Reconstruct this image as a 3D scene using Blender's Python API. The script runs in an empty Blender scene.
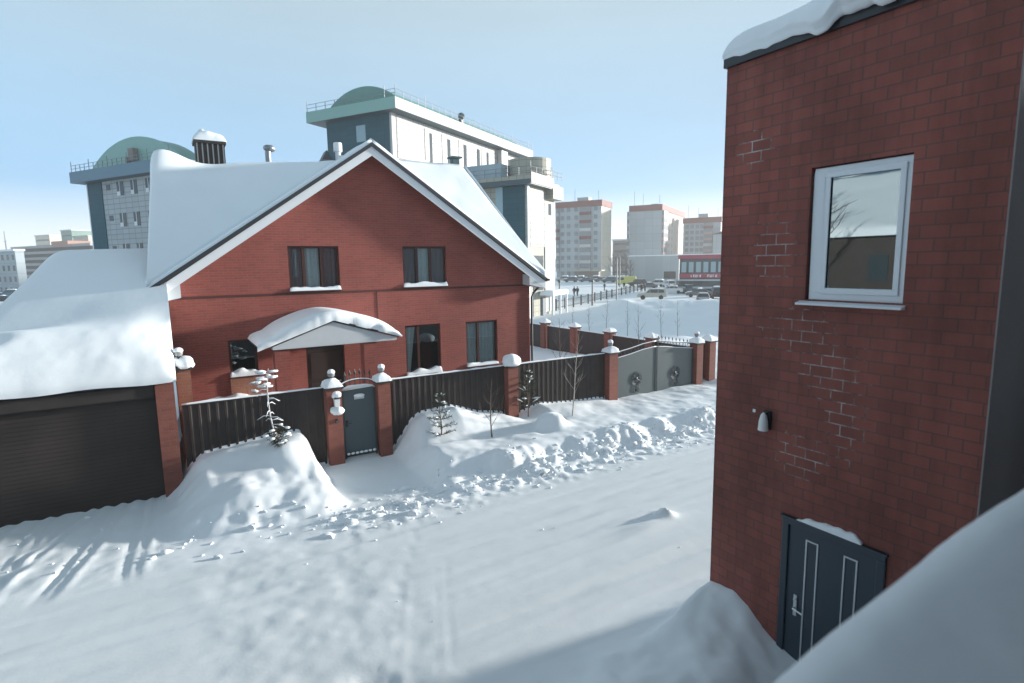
import bpy, bmesh, math, random
import numpy as np
from mathutils import Vector, Matrix
from mathutils.geometry import tessellate_polygon
R = math.radians
random.seed(7)
S = bpy.context.scene
COL = S.collection

# ------------------------------------------------------------------ camera
HC = 5.4
YAW, PITCH, ROLL, FPX = R(31.22), R(7.756), R(-0.8786), 567.95
_f = Vector((math.sin(YAW)*math.cos(PITCH), math.cos(YAW)*math.cos(PITCH), -math.sin(PITCH)))
_r = Vector((math.cos(YAW), -math.sin(YAW), 0)); _u = _r.cross(_f)
_r, _u = math.cos(ROLL)*_r + math.sin(ROLL)*_u, -math.sin(ROLL)*_r + math.cos(ROLL)*_u
CAM = Vector((0, 0, HC))
cd = bpy.data.cameras.new('camera'); cam = bpy.data.objects.new('camera', cd); COL.objects.link(cam)
M3 = Matrix((_r, _u, -_f)).transposed()
cam.matrix_world = Matrix.Translation(CAM) @ M3.to_4x4()
cd.sensor_width = 36; cd.lens = 36*FPX/1024; cd.clip_start = 0.05; cd.clip_end = 6000
cd.dof.use_dof = True; cd.dof.focus_distance = 17; cd.dof.aperture_fstop = 1.4
S.camera = cam
def ray(px, py): return _f + ((px-512)/FPX)*_r - ((py-341.5)/FPX)*_u
def at_depth(px, py, d): return CAM + ray(px, py)*d
def at_y(px, py, y): d = ray(px, py); return CAM + d*(y/d.y)
def at_z(px, py, z): d = ray(px, py); return CAM + d*((z-HC)/d.z)
def proj(p):
    v = Vector(p)-CAM; z = v.dot(_f)
    return 512+FPX*v.dot(_r)/z, 341.5-FPX*v.dot(_u)/z, z

# ------------------------------------------------------------------ noise
_rng = np.random.RandomState(3); _T = _rng.rand(256, 256)
def vnoise(x, y):
    x = np.asarray(x, float); y = np.asarray(y, float)
    xi = np.floor(x).astype(int); yi = np.floor(y).astype(int)
    fx = x-xi; fy = y-yi; fx = fx*fx*fx*(fx*(fx*6-15)+10); fy = fy*fy*fy*(fy*(fy*6-15)+10)
    a = _T[xi & 255, yi & 255]; b = _T[(xi+1) & 255, yi & 255]; c = _T[xi & 255, (yi+1) & 255]; d = _T[(xi+1) & 255, (yi+1) & 255]
    return (a*(1-fx)+b*fx)*(1-fy)+(c*(1-fx)+d*fx)*fy
def fbm(x, y, o=4, g=.5):
    s = 0; a = 1; n = 0
    x = np.asarray(x, float); y = np.asarray(y, float)
    for i in range(o):
        s = s+a*(vnoise(x*2**i+17.3*i, y*2**i+9.1*i)-.5); n += a; a *= g
    return s/n*2
def ss(a, b, x):
    t = np.clip((x-a)/(b-a), 0, 1); return t*t*(3-2*t)

# ------------------------------------------------------------------ materials
MATS = {}
def new_mat(name):
    m = bpy.data.materials.new(name); m.use_nodes = True
    return m, m.node_tree.nodes, m.node_tree.links, m.node_tree.nodes['Principled BSDF']
def pm(name, col, rough=.6, var=.12, scale=4., metal=0., bump=0., bscale=40., spec=.5):
    """plain procedural material: base colour with slow noise variation and optional bump"""
    if name in MATS: return MATS[name]
    m, N, L, b = new_mat(name)
    tc = N.new('ShaderNodeTexCoord'); nz = N.new('ShaderNodeTexNoise'); nz.inputs['Scale'].default_value = scale; nz.inputs['Detail'].default_value = 5
    L.new(tc.outputs['Object'], nz.inputs['Vector'])
    mx = N.new('ShaderNodeMix'); mx.data_type = 'RGBA'
    mx.inputs['A'].default_value = [c*(1-var) for c in col]+[1]; mx.inputs['B'].default_value = [min(1, c*(1+var)) for c in col]+[1]
    L.new(nz.outputs['Fac'], mx.inputs['Factor']); L.new(mx.outputs['Result'], b.inputs['Base Color'])
    b.inputs['Roughness'].default_value = rough; b.inputs['Metallic'].default_value = metal; b.inputs['Specular IOR Level'].default_value = spec
    if bump:
        n2 = N.new('ShaderNodeTexNoise'); n2.inputs['Scale'].default_value = bscale; n2.inputs['Detail'].default_value = 6
        L.new(tc.outputs['Object'], n2.inputs['Vector'])
        bp = N.new('ShaderNodeBump'); bp.inputs['Strength'].default_value = bump; bp.inputs['Distance'].default_value = .02
        L.new(n2.outputs['Fac'], bp.inputs['Height']); L.new(bp.outputs['Normal'], b.inputs['Normal'])
    MATS[name] = m; return m
def brick_mat(name, c1, c2, mortar, bw, bh, ms=.008, stains=None, bump=.5, rough=.85, dirt=.35, joint_stain=(.62, .62, .62)):
    m, N, L, b = new_mat(name)
    tc = N.new('ShaderNodeTexCoord'); sx = N.new('ShaderNodeSeparateXYZ'); L.new(tc.outputs['Object'], sx.inputs[0])
    ad = N.new('ShaderNodeMath'); L.new(sx.outputs['X'], ad.inputs[0]); L.new(sx.outputs['Y'], ad.inputs[1])
    cb = N.new('ShaderNodeCombineXYZ'); L.new(ad.outputs[0], cb.inputs['X']); L.new(sx.outputs['Z'], cb.inputs['Y'])
    # slightly wavering courses
    br = N.new('ShaderNodeTexBrick'); L.new(cb.outputs[0], br.inputs['Vector'])
    br.inputs['Scale'].default_value = 1; br.inputs['Brick Width'].default_value = bw; br.inputs['Row Height'].default_value = bh
    br.inputs['Mortar Size'].default_value = ms; br.inputs['Mortar Smooth'].default_value = .25; br.inputs['Bias'].default_value = -.1
    br.inputs['Color1'].default_value = c1+(1,); br.inputs['Color2'].default_value = c2+(1,); br.inputs['Mortar'].default_value = mortar+(1,)
    col = br.outputs['Color']
    nz = N.new('ShaderNodeTexNoise'); nz.inputs['Scale'].default_value = .55; nz.inputs['Detail'].default_value = 7; nz.inputs['Roughness'].default_value = .65
    L.new(tc.outputs['Object'], nz.inputs['Vector'])
    mr = N.new('ShaderNodeMapRange'); mr.inputs['From Min'].default_value = .3; mr.inputs['From Max'].default_value = .7
    mr.inputs['To Min'].default_value = 1-dirt; mr.inputs['To Max'].default_value = 1+dirt*.5; L.new(nz.outputs['Fac'], mr.inputs['Value'])
    hv = N.new('ShaderNodeMix'); hv.data_type = 'RGBA'; hv.blend_type = 'MULTIPLY'; hv.inputs['Factor'].default_value = 1
    L.new(col, hv.inputs['A']); L.new(mr.outputs[0], hv.inputs['B']); col = hv.outputs['Result']
    if stains:
        mp = N.new('ShaderNodeMapping'); mp.inputs['Scale'].default_value = (2.6, 2.6, .22); L.new(tc.outputs['Object'], mp.inputs['Vector'])
        n5 = N.new('ShaderNodeTexNoise'); n5.inputs['Scale'].default_value = 1; n5.inputs['Detail'].default_value = 6; n5.inputs['Roughness'].default_value = .6; L.new(mp.outputs[0], n5.inputs['Vector'])
        m5 = N.new('ShaderNodeMapRange'); m5.inputs['From Min'].default_value = .3; m5.inputs['From Max'].default_value = .65; m5.inputs['To Min'].default_value = .72; m5.inputs['To Max'].default_value = 1.08; L.new(n5.outputs['Fac'], m5.inputs['Value'])
        h5 = N.new('ShaderNodeMix'); h5.data_type = 'RGBA'; h5.blend_type = 'MULTIPLY'; h5.inputs['Factor'].default_value = 1; L.new(col, h5.inputs['A']); L.new(m5.outputs[0], h5.inputs['B']); col = h5.outputs['Result']
        tot = None
        for (cy, cz, ry, rz) in stains:
            sb = N.new('ShaderNodeVectorMath'); sb.operation = 'SUBTRACT'; L.new(cb.outputs[0], sb.inputs[0]); sb.inputs[1].default_value = (cy, cz, 0)
            dv = N.new('ShaderNodeVectorMath'); dv.operation = 'DIVIDE'; L.new(sb.outputs[0], dv.inputs[0]); dv.inputs[1].default_value = (ry, rz, 1)
            ln = N.new('ShaderNodeVectorMath'); ln.operation = 'LENGTH'; L.new(dv.outputs[0], ln.inputs[0])
            k = N.new('ShaderNodeMapRange'); k.inputs['From Min'].default_value = 1.25; k.inputs['From Max'].default_value = .2; L.new(ln.outputs['Value'], k.inputs['Value'])
            if tot is None: tot = k.outputs[0]
            else:
                mx = N.new('ShaderNodeMath'); mx.operation = 'MAXIMUM'; L.new(tot, mx.inputs[0]); L.new(k.outputs[0], mx.inputs[1]); tot = mx.outputs[0]
        n3 = N.new('ShaderNodeTexNoise'); n3.inputs['Scale'].default_value = 10; n3.inputs['Detail'].default_value = 6; L.new(tc.outputs['Object'], n3.inputs['Vector'])
        su = N.new('ShaderNodeMath'); su.operation = 'MULTIPLY_ADD'; L.new(n3.outputs['Fac'], su.inputs[0]); su.inputs[1].default_value = 1.0
        mm = N.new('ShaderNodeMath'); mm.operation = 'MULTIPLY'; L.new(tot, mm.inputs[0]); mm.inputs[1].default_value = .75; L.new(mm.outputs[0], su.inputs[2])
        k2 = N.new('ShaderNodeMapRange'); k2.inputs['From Min'].default_value = .86; k2.inputs['From Max'].default_value = 1.12; L.new(su.outputs[0], k2.inputs['Value'])
        n7 = N.new('ShaderNodeTexNoise'); n7.inputs['Scale'].default_value = 2.3; n7.inputs['Detail'].default_value = 8; n7.inputs['Roughness'].default_value = .75; L.new(tc.outputs['Object'], n7.inputs['Vector'])
        k7 = N.new('ShaderNodeMapRange'); k7.inputs['From Min'].default_value = .38; k7.inputs['From Max'].default_value = .62; L.new(n7.outputs['Fac'], k7.inputs['Value'])
        k8 = N.new('ShaderNodeMath'); k8.operation = 'MULTIPLY'; L.new(k2.outputs[0], k8.inputs[0]); L.new(k7.outputs[0], k8.inputs[1])
        fa = N.new('ShaderNodeMath'); fa.operation = 'MULTIPLY'; L.new(k8.outputs[0], fa.inputs[0]); L.new(br.outputs['Fac'], fa.inputs[1])
        st = N.new('ShaderNodeMix'); st.data_type = 'RGBA'; L.new(fa.outputs[0], st.inputs['Factor']); L.new(col, st.inputs['A']); st.inputs['B'].default_value = joint_stain+(1,)
        col = st.outputs['Result']
    L.new(col, b.inputs['Base Color']); b.inputs['Roughness'].default_value = rough
    n2 = N.new('ShaderNodeTexNoise'); n2.inputs['Scale'].default_value = 45; L.new(tc.outputs['Object'], n2.inputs['Vector'])
    hh = N.new('ShaderNodeMath'); hh.operation = 'MULTIPLY_ADD'; L.new(br.outputs['Fac'], hh.inputs[0]); hh.inputs[1].default_value = -1; L.new(n2.outputs['Fac'], hh.inputs[2])
    bp = N.new('ShaderNodeBump'); bp.inputs['Strength'].default_value = bump; bp.inputs['Distance'].default_value = .012
    L.new(hh.outputs[0], bp.inputs['Height']); L.new(bp.outputs['Normal'], b.inputs['Normal'])
    MATS[name] = m; return m
def grid_mat(name, c, line, bw, bh, ms=.02, offset=0., rough=.5):
    """cladding panels: straight joints"""
    m, N, L, b = new_mat(name)
    tc = N.new('ShaderNodeTexCoord'); sx = N.new('ShaderNodeSeparateXYZ'); L.new(tc.outputs['Object'], sx.inputs[0])
    ad = N.new('ShaderNodeMath'); L.new(sx.outputs['X'], ad.inputs[0]); L.new(sx.outputs['Y'], ad.inputs[1])
    cb = N.new('ShaderNodeCombineXYZ'); L.new(ad.outputs[0], cb.inputs['X']); L.new(sx.outputs['Z'], cb.inputs['Y'])
    br = N.new('ShaderNodeTexBrick'); L.new(cb.outputs[0], br.inputs['Vector']); br.offset = offset
    br.inputs['Scale'].default_value = 1; br.inputs['Brick Width'].default_value = bw; br.inputs['Row Height'].default_value = bh
    br.inputs['Mortar Size'].default_value = ms; br.inputs['Color1'].default_value = c+(1,); br.inputs['Color2'].default_value = tuple(x*.9 for x in c)+(1,)
    br.inputs['Mortar'].default_value = line+(1,)
    L.new(br.outputs['Color'], b.inputs['Base Color']); b.inputs['Roughness'].default_value = rough; b.inputs['Specular IOR Level'].default_value = .15
    MATS[name] = m; return m
def glass_mat(name, tint=(.55, .6, .62), refl=.12, rough=.015, fres=True):
    m, N, L, b = new_mat(name); N.remove(b)
    out = N['Material Output']; tr = N.new('ShaderNodeBsdfTransparent'); tr.inputs['Color'].default_value = tint+(1,)
    gl = N.new('ShaderNodeBsdfGlossy'); gl.inputs['Roughness'].default_value = rough; gl.inputs['Color'].default_value = (.78, .92, .97, 1)
    mx = N.new('ShaderNodeMixShader'); lw = N.new('ShaderNodeLayerWeight'); lw.inputs['Blend'].default_value = .25
    mr = N.new('ShaderNodeMapRange'); mr.inputs['To Min'].default_value = refl; mr.inputs['To Max'].default_value = min(1, refl+.6); L.new(lw.outputs['Fresnel'], mr.inputs['Value'])
    L.new(mr.outputs[0], mx.inputs['Fac']); L.new(tr.outputs[0], mx.inputs[1]); L.new(gl.outputs[0], mx.inputs[2]); L.new(mx.outputs[0], out.inputs['Surface'])
    MATS[name] = m; return m
def snow_mat(name, col=(.82, .86, .89), bump=.35, scale=14., fine=.15, dirt=0.):
    m, N, L, b = new_mat(name)
    tc = N.new('ShaderNodeTexCoord')
    nz = N.new('ShaderNodeTexNoise'); nz.inputs['Scale'].default_value = 1.1; nz.inputs['Detail'].default_value = 6; L.new(tc.outputs['Object'], nz.inputs['Vector'])
    mx = N.new('ShaderNodeMix'); mx.data_type = 'RGBA'; L.new(nz.outputs['Fac'], mx.inputs['Factor'])
    mx.inputs['A'].default_value = tuple(c*(.96-dirt) for c in col)+(1,); mx.inputs['B'].default_value = tuple(min(1, c*1.03) for c in col)+(1,)
    L.new(mx.outputs['Result'], b.inputs['Base Color']); b.inputs['Roughness'].default_value = .65; b.inputs['Specular IOR Level'].default_value = .25
    n1 = N.new('ShaderNodeTexNoise'); n1.inputs['Scale'].default_value = scale; n1.inputs['Detail'].default_value = 7; n1.inputs['Roughness'].default_value = .6; L.new(tc.outputs['Object'], n1.inputs['Vector'])
    bp = N.new('ShaderNodeBump'); bp.inputs['Strength'].default_value = bump; bp.inputs['Distance'].default_value = .02; L.new(n1.outputs['Fac'], bp.inputs['Height'])
    L.new(bp.outputs['Normal'], b.inputs['Normal'])
    MATS[name] = m; return m

SNOW = snow_mat('snow', bump=.18)
SNOW_SOFT = snow_mat('wind_packed_snow', bump=.22, scale=5)
SNOW_NEAR = snow_mat('close_snow', (.78, .81, .84), bump=.18, scale=24)
SNOW_GROUND = snow_mat('trodden_snow', bump=.10, scale=22, dirt=.03)
BRICK = brick_mat('house_brick', (.305, .068, .051), (.245, .055, .043), (.20, .105, .09), .26, .078, .009, bump=.4, dirt=.22)
BRICK_O = brick_mat('orange_brick', (.31, .115, .065), (.26, .09, .055), (.2, .15, .12), .26, .078, .010, dirt=.15)
BRICK_P = brick_mat('pillar_brick', (.26, .08, .055), (.22, .062, .046), (.17, .09, .075), .25, .078, .010, dirt=.22)
BRICK_R = brick_mat('tower_brick', (.29, .092, .072), (.225, .074, .059), (.155, .075, .064), .262, .13, .008,
    stains=[(1.15, 6.78, .38, .30), (.45, 4.55, .66, .36), (.0, 4.1, .5, .5), (-.2, 3.5, .35, .6), (.8, 5.5, .4, .6), (.3, 3.0, .5, .4)], dirt=.35, bump=.3, joint_stain=(.45, .44, .43))
WHITE = pm('white_painted_metal', (.72, .74, .76), .45, .05)
SOFFIT = pm('grey_white_siding', (.55, .58, .6), .5, .06)
DARKM = pm('dark_brown_metal', (.044, .036, .034), .6, .4, 2.5, bump=.12, bscale=6, spec=.3)
SHUTTER = pm('brown_shutter_metal', (.047, .037, .033), .55, .45, 1.2, bump=.15, bscale=3, spec=.3)
EDGE = pm('dark_metal_edge', (.03, .034, .04), .4, .1)
SLATE = pm('slate_painted_steel', (.062, .09, .1), .42, .1, 2)
SLATE_L = pm('grey_painted_steel', (.1, .125, .13), .42, .1, 2)
IRON = pm('black_iron', (.02, .022, .024), .5, .1)
BROWNF = pm('brown_window_frame', (.06, .022, .018), .4, .1)
DOORB = pm('dark_brown_door', (.028, .018, .016), .5, .15)
GREYPL = pm('grey_plaster', (.26, .24, .24), .9, .1, 1.2, bump=.3, bscale=30)
TRIMW = pm('silver_trim', (.55, .58, .6), .3, .05, metal=.6)
DOORN = pm('navy_steel_door', (.03, .045, .062), .38, .12, 2)
CURTW = pm('white_curtain', (.8, .82, .8), .9, .1, 6)
CURTG = pm('grey_brown_curtain', (.32, .25, .26), .9, .15, 6)
GLASS = glass_mat('window_glass', (.82, .86, .87), .07)
MIRROR = glass_mat('reflecting_glass', (.10, .14, .15), .26)
LAMPG = pm('frosted_lamp_glass', (.75, .76, .76), .3, .03)
BARK = pm('grey_bark', (.13, .10, .085), .9, .3, 20)
BARKB = pm('birch_bark', (.36, .33, .30), .85, .35, 9)
NEEDLE = pm('pine_needles', (.05, .065, .035), .8, .35, 8)
DARKIN = pm('unlit_room_dark', (.06, .06, .062), .9, .1)  # darkness of the unlit rooms put into the colour

# ------------------------------------------------------------------ mesh builder
class MB:
    def __init__(s): s.v = []; s.f = []
    def face(s, pts):
        n = len(s.v); s.v += [tuple(p) for p in pts]; s.f.append(tuple(range(n, n+len(pts))))
    def box(s, x0, x1, y0, y1, z0, z1):
        n = len(s.v)
        s.v += [(x, y, z) for z in (z0, z1) for (x, y) in ((x0, y0), (x1, y0), (x1, y1), (x0, y1))]
        s.f += [tuple(n+i for i in q) for q in ((3, 2, 1, 0), (4, 5, 6, 7), (0, 1, 5, 4), (1, 2, 6, 5), (2, 3, 7, 6), (3, 0, 4, 7))]
    def frustum(s, x0, x1, y0, y1, z0, z1, k):
        cx, cy = (x0+x1)/2, (y0+y1)/2; n = len(s.v)
        for z, q in ((z0, 1), (z1, k)):
            s.v += [(cx+(x-cx)*q, cy+(y-cy)*q, z) for (x, y) in ((x0, y0), (x1, y0), (x1, y1), (x0, y1))]
        s.f += [tuple(n+i for i in q) for q in ((3, 2, 1, 0), (4, 5, 6, 7), (0, 1, 5, 4), (1, 2, 6, 5), (2, 3, 7, 6), (3, 0, 4, 7))]
    def prism(s, poly, d):
        """poly: 3D points of one end, d: extrusion vector"""
        d = Vector(d); n = len(s.v); k = len(poly)
        s.v += [tuple(p) for p in poly]+[tuple(Vector(p)+d) for p in poly]
        s.f.append(tuple(n+i for i in range(k))[::-1]); s.f.append(tuple(n+k+i for i in range(k)))
        for i in range(k): j = (i+1) % k; s.f.append((n+i, n+j, n+k+j, n+k+i))
    def tube(s, pts, rad, seg=6):
        pts = [Vector(p) for p in pts]; n = len(s.v); rr = rad if isinstance(rad, (list, tuple)) else [rad]*len(pts)
        for i, p in enumerate(pts):
            t = (pts[min(i+1, len(pts)-1)]-pts[max(i-1, 0)]).normalized()
            a = t.cross(Vector((0, 0, 1)) if abs(t.z) < .9 else Vector((1, 0, 0))).normalized(); b = t.cross(a)
            for k in range(seg):
                an = 2*math.pi*k/seg; s.v.append(tuple(p+(a*math.cos(an)+b*math.sin(an))*rr[i]))
        for i in range(len(pts)-1):
            for k in range(seg):
                k2 = (k+1) % seg; s.f.append((n+i*seg+k, n+i*seg+k2, n+(i+1)*seg+k2, n+(i+1)*seg+k))
        s.f.append(tuple(n+k for k in range(seg))[::-1]); m = n+(len(pts)-1)*seg; s.f.append(tuple(m+k for k in range(seg)))
    def lathe(s, c, prof, seg=12, axis='z'):
        n = len(s.v); c = Vector(c)
        for r, h in prof:
            for k in range(seg):
                a = 2*math.pi*k/seg; q = (r*math.cos(a), r*math.sin(a), h)
                if axis == 'y': q = (q[0], q[2], q[1])
                if axis == 'x': q = (q[2], q[0], q[1])
                s.v.append(tuple(c+Vector(q)))
        for i in range(len(prof)-1):
            for k in range(seg):
                k2 = (k+1) % seg; s.f.append((n+i*seg+k, n+i*seg+k2, n+(i+1)*seg+k2, n+(i+1)*seg+k))
        s.f.append(tuple(n+k for k in range(seg))[::-1]); m = n+(len(prof)-1)*seg; s.f.append(tuple(m+k for k in range(seg)))
    def blob(s, c, rx, ry, rz, seed=0, amp=.15, nu=14, nv=9, flat=None):
        n = len(s.v); rg = random.Random(seed); ph = [rg.uniform(0, 6) for _ in range(6)]
        for j in range(nv+1):
            th = math.pi*j/nv
            for i in range(nu):
                a = 2*math.pi*i/nu
                k = 1+amp*(math.sin(2*a+ph[0])*math.sin(th)+.7*math.sin(3*a+ph[1]+2*th)*math.sin(th)+.6*math.sin(5*a+4*th+ph[2])*math.sin(th))
                z = rz*math.cos(th)*k
                if flat is not None: z = max(z, -flat)
                s.v.append((c[0]+rx*math.sin(th)*math.cos(a)*k, c[1]+ry*math.sin(th)*math.sin(a)*k, c[2]+z))
        for j in range(nv):
            for i in range(nu):
                i2 = (i+1) % nu; s.f.append((n+j*nu+i, n+(j+1)*nu+i, n+(j+1)*nu+i2, n+j*nu+i2))
    def grid(s, fn, nu, nv):
        n = len(s.v)
        for j in range(nv+1):
            for i in range(nu+1): s.v.append(tuple(fn(i/nu, j/nv)))
        for j in range(nv):
            for i in range(nu): a = n+j*(nu+1)+i; s.f.append((a, a+1, a+nu+2, a+nu+1))
    def polyhole(s, outer, holes, to3, depth=None):
        """flat polygon with holes in 2D; to3(u,v,d) -> 3D, depth of the reveal"""
        loops = [[Vector((u, v, 0)) for u, v in L] for L in [outer]+holes]
        flat = [p for L in loops for p in L]; n = len(s.v)
        s.v += [tuple(to3(p.x, p.y, 0)) for p in flat]
        for t in tessellate_polygon(loops): s.f.append(tuple(n+i for i in t))
        if depth:
            for h in holes:
                for i in range(len(h)):
                    a, b = h[i], h[(i+1) % len(h)]
                    s.face([to3(*a, 0), to3(*b, 0), to3(*b, depth), to3(*a, depth)])
    def snow(s, P00, P10, P11, P01, t, nu=24, nv=24, e=(.25, .25, .25, .25), seed=0, amp=.15, fr=1.3, rise=None, lip=.0, wav=.0):
        """snow lying on a bilinear patch; e = rounding widths (m) at u0,u1,v0,v1 edges (0: not rounded)"""
        P = [Vector(p) for p in (P00, P10, P11, P01)]
        lu = max((P[1]-P[0]).length, (P[2]-P[3]).length, .01); lv = max((P[3]-P[0]).length, (P[2]-P[1]).length, .01)
        U = [0.]; 
        def base(u, v): return P[0]*(1-u)*(1-v)+P[1]*u*(1-v)+P[2]*u*v+P[3]*(1-u)*v
        def sp(n, l, a, b):
            # denser samples near the rounded edges
            xs = [0, 1]
            for q, w in ((a, 0), (b, 1)):
                if q > 0:
                    for k in (.03, .12, .28, .5, .75): xs.append(min(.5, q*k/l) if w == 0 else 1-min(.5, q*k/l))
            xs += [i/n for i in range(1, n)]
            xs = sorted(xs); o = [xs[0]]
            for x in xs[1:]:
                if x-o[-1] > .25*.03/l: o.append(x)
            o[-1] = 1.; return o
        us = sp(nu, lu, e[0], e[1]); vs = sp(nv, lv, e[2], e[3]); n = len(s.v)
        def pf(d, w):
            if w <= 0: return 1.
            q = min(1, d/w); return math.sqrt(max(0, 1-(1-q)**2))
        W = len(us)
        for v in vs:
            for u in us:
                b = base(u, v)
                k = pf(u*lu, e[0])*pf((1-u)*lu, e[1])*pf(v*lv, e[2])*pf((1-v)*lv, e[3])
                nz = float(fbm(b.x*fr+seed*7.7, (b.y+b.z)*fr+seed*3.1, 4))
                h = t*k*(1+amp*nz*2)+.004
                if rise: h += rise(u, v)*k
                if wav and e[2] > 0 and v < .25:
                    b = b+(P[0]-P[3]).normalized()*wav*float(fbm(b.x*1.7+seed, b.y*1.7, 3))*(1-v/.25)
                s.v.append((b.x, b.y, b.z+h))
        H = len(vs)
        for j in range(H-1):
            for i in range(W-1): a = n+j*W+i; s.f.append((a, a+1, a+W+1, a+W))
        m = len(s.v)
        ring = [i for i in range(W)]+[j*W+W-1 for j in range(1, H)]+[(H-1)*W+i for i in range(W-2, -1, -1)]+[j*W for j in range(H-2, 0, -1)]
        for r_ in ring:
            x, y, z = s.v[n+r_]; j, i = divmod(r_, W); b = base(us[i], vs[j]); s.v.append((x, y, min(z-.002, b.z)))
        K = len(ring)
        for i in range(K): j = (i+1) % K; s.f.append((n+ring[j], n+ring[i], m+i, m+j))
        s.f.append(tuple(m+i for i in range(K))[::-1])

LOC = {}
def mark(o, label, cat, group=None, kind=None):
    if label: o['label'] = label
    if cat: o['category'] = cat
    if group: o['group'] = group
    if kind: o['kind'] = kind
    return o
def thing(name, label, cat, loc=(0, 0, 0), rz=0, group=None, local=False):
    o = bpy.data.objects.new(name, None); COL.objects.link(o); o.empty_display_size = .2
    o.location = loc; o.rotation_euler = (0, 0, rz); mark(o, label, cat, group)
    LOC[o.name] = Vector((0, 0, 0)) if (rz or local) else Vector(loc)
    return o
def part(name, mb, mat, parent=None, smooth=False, loc=None, merge=True, label=None):
    """links one mesh; vertices are world coordinates for unrotated things, local ones for turned things"""
    off = LOC[parent.name] if parent else (Vector(loc) if loc else Vector((0, 0, 0)))
    me = bpy.data.meshes.new(name); me.from_pydata([(x-off.x, y-off.y, z-off.z) for x, y, z in mb.v], [], mb.f)
    bm = bmesh.new(); bm.from_mesh(me)
    if merge: bmesh.ops.remove_doubles(bm, verts=bm.verts, dist=.0002)
    bmesh.ops.recalc_face_normals(bm, faces=bm.faces); bm.to_mesh(me); bm.free()
    mats = mat if isinstance(mat, (list, tuple)) else [mat]
    for m in mats: me.materials.append(m)
    if smooth:
        me.polygons.foreach_set('use_smooth', [True]*len(me.polygons))
        if smooth != 'all':
            try: me.set_sharp_from_angle(angle=R(smooth if isinstance(smooth, (int, float)) and smooth is not True else 45))
            except Exception: pass
    o = bpy.data.objects.new(name, me); COL.objects.link(o)
    if parent: o.parent = parent; LOC[o.name] = off
    else: o.location = off; LOC[o.name] = off
    if label: o['label'] = label
    return o
def bevel(o, w=.01, seg=2):
    m = o.modifiers.new('bevel', 'BEVEL'); m.width = w; m.segments = seg; m.limit_method = 'ANGLE'; m.angle_limit = R(40)
    return o
def copy_tree(o, parent=None, mats=None):
    c = o.copy(); COL.objects.link(c)
    if parent: c.parent = parent; c.matrix_parent_inverse = o.matrix_parent_inverse.copy()
    LOC[c.name] = LOC.get(o.name, Vector((0, 0, 0)))
    for ch in o.children: copy_tree(ch, c)
    return c

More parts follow.
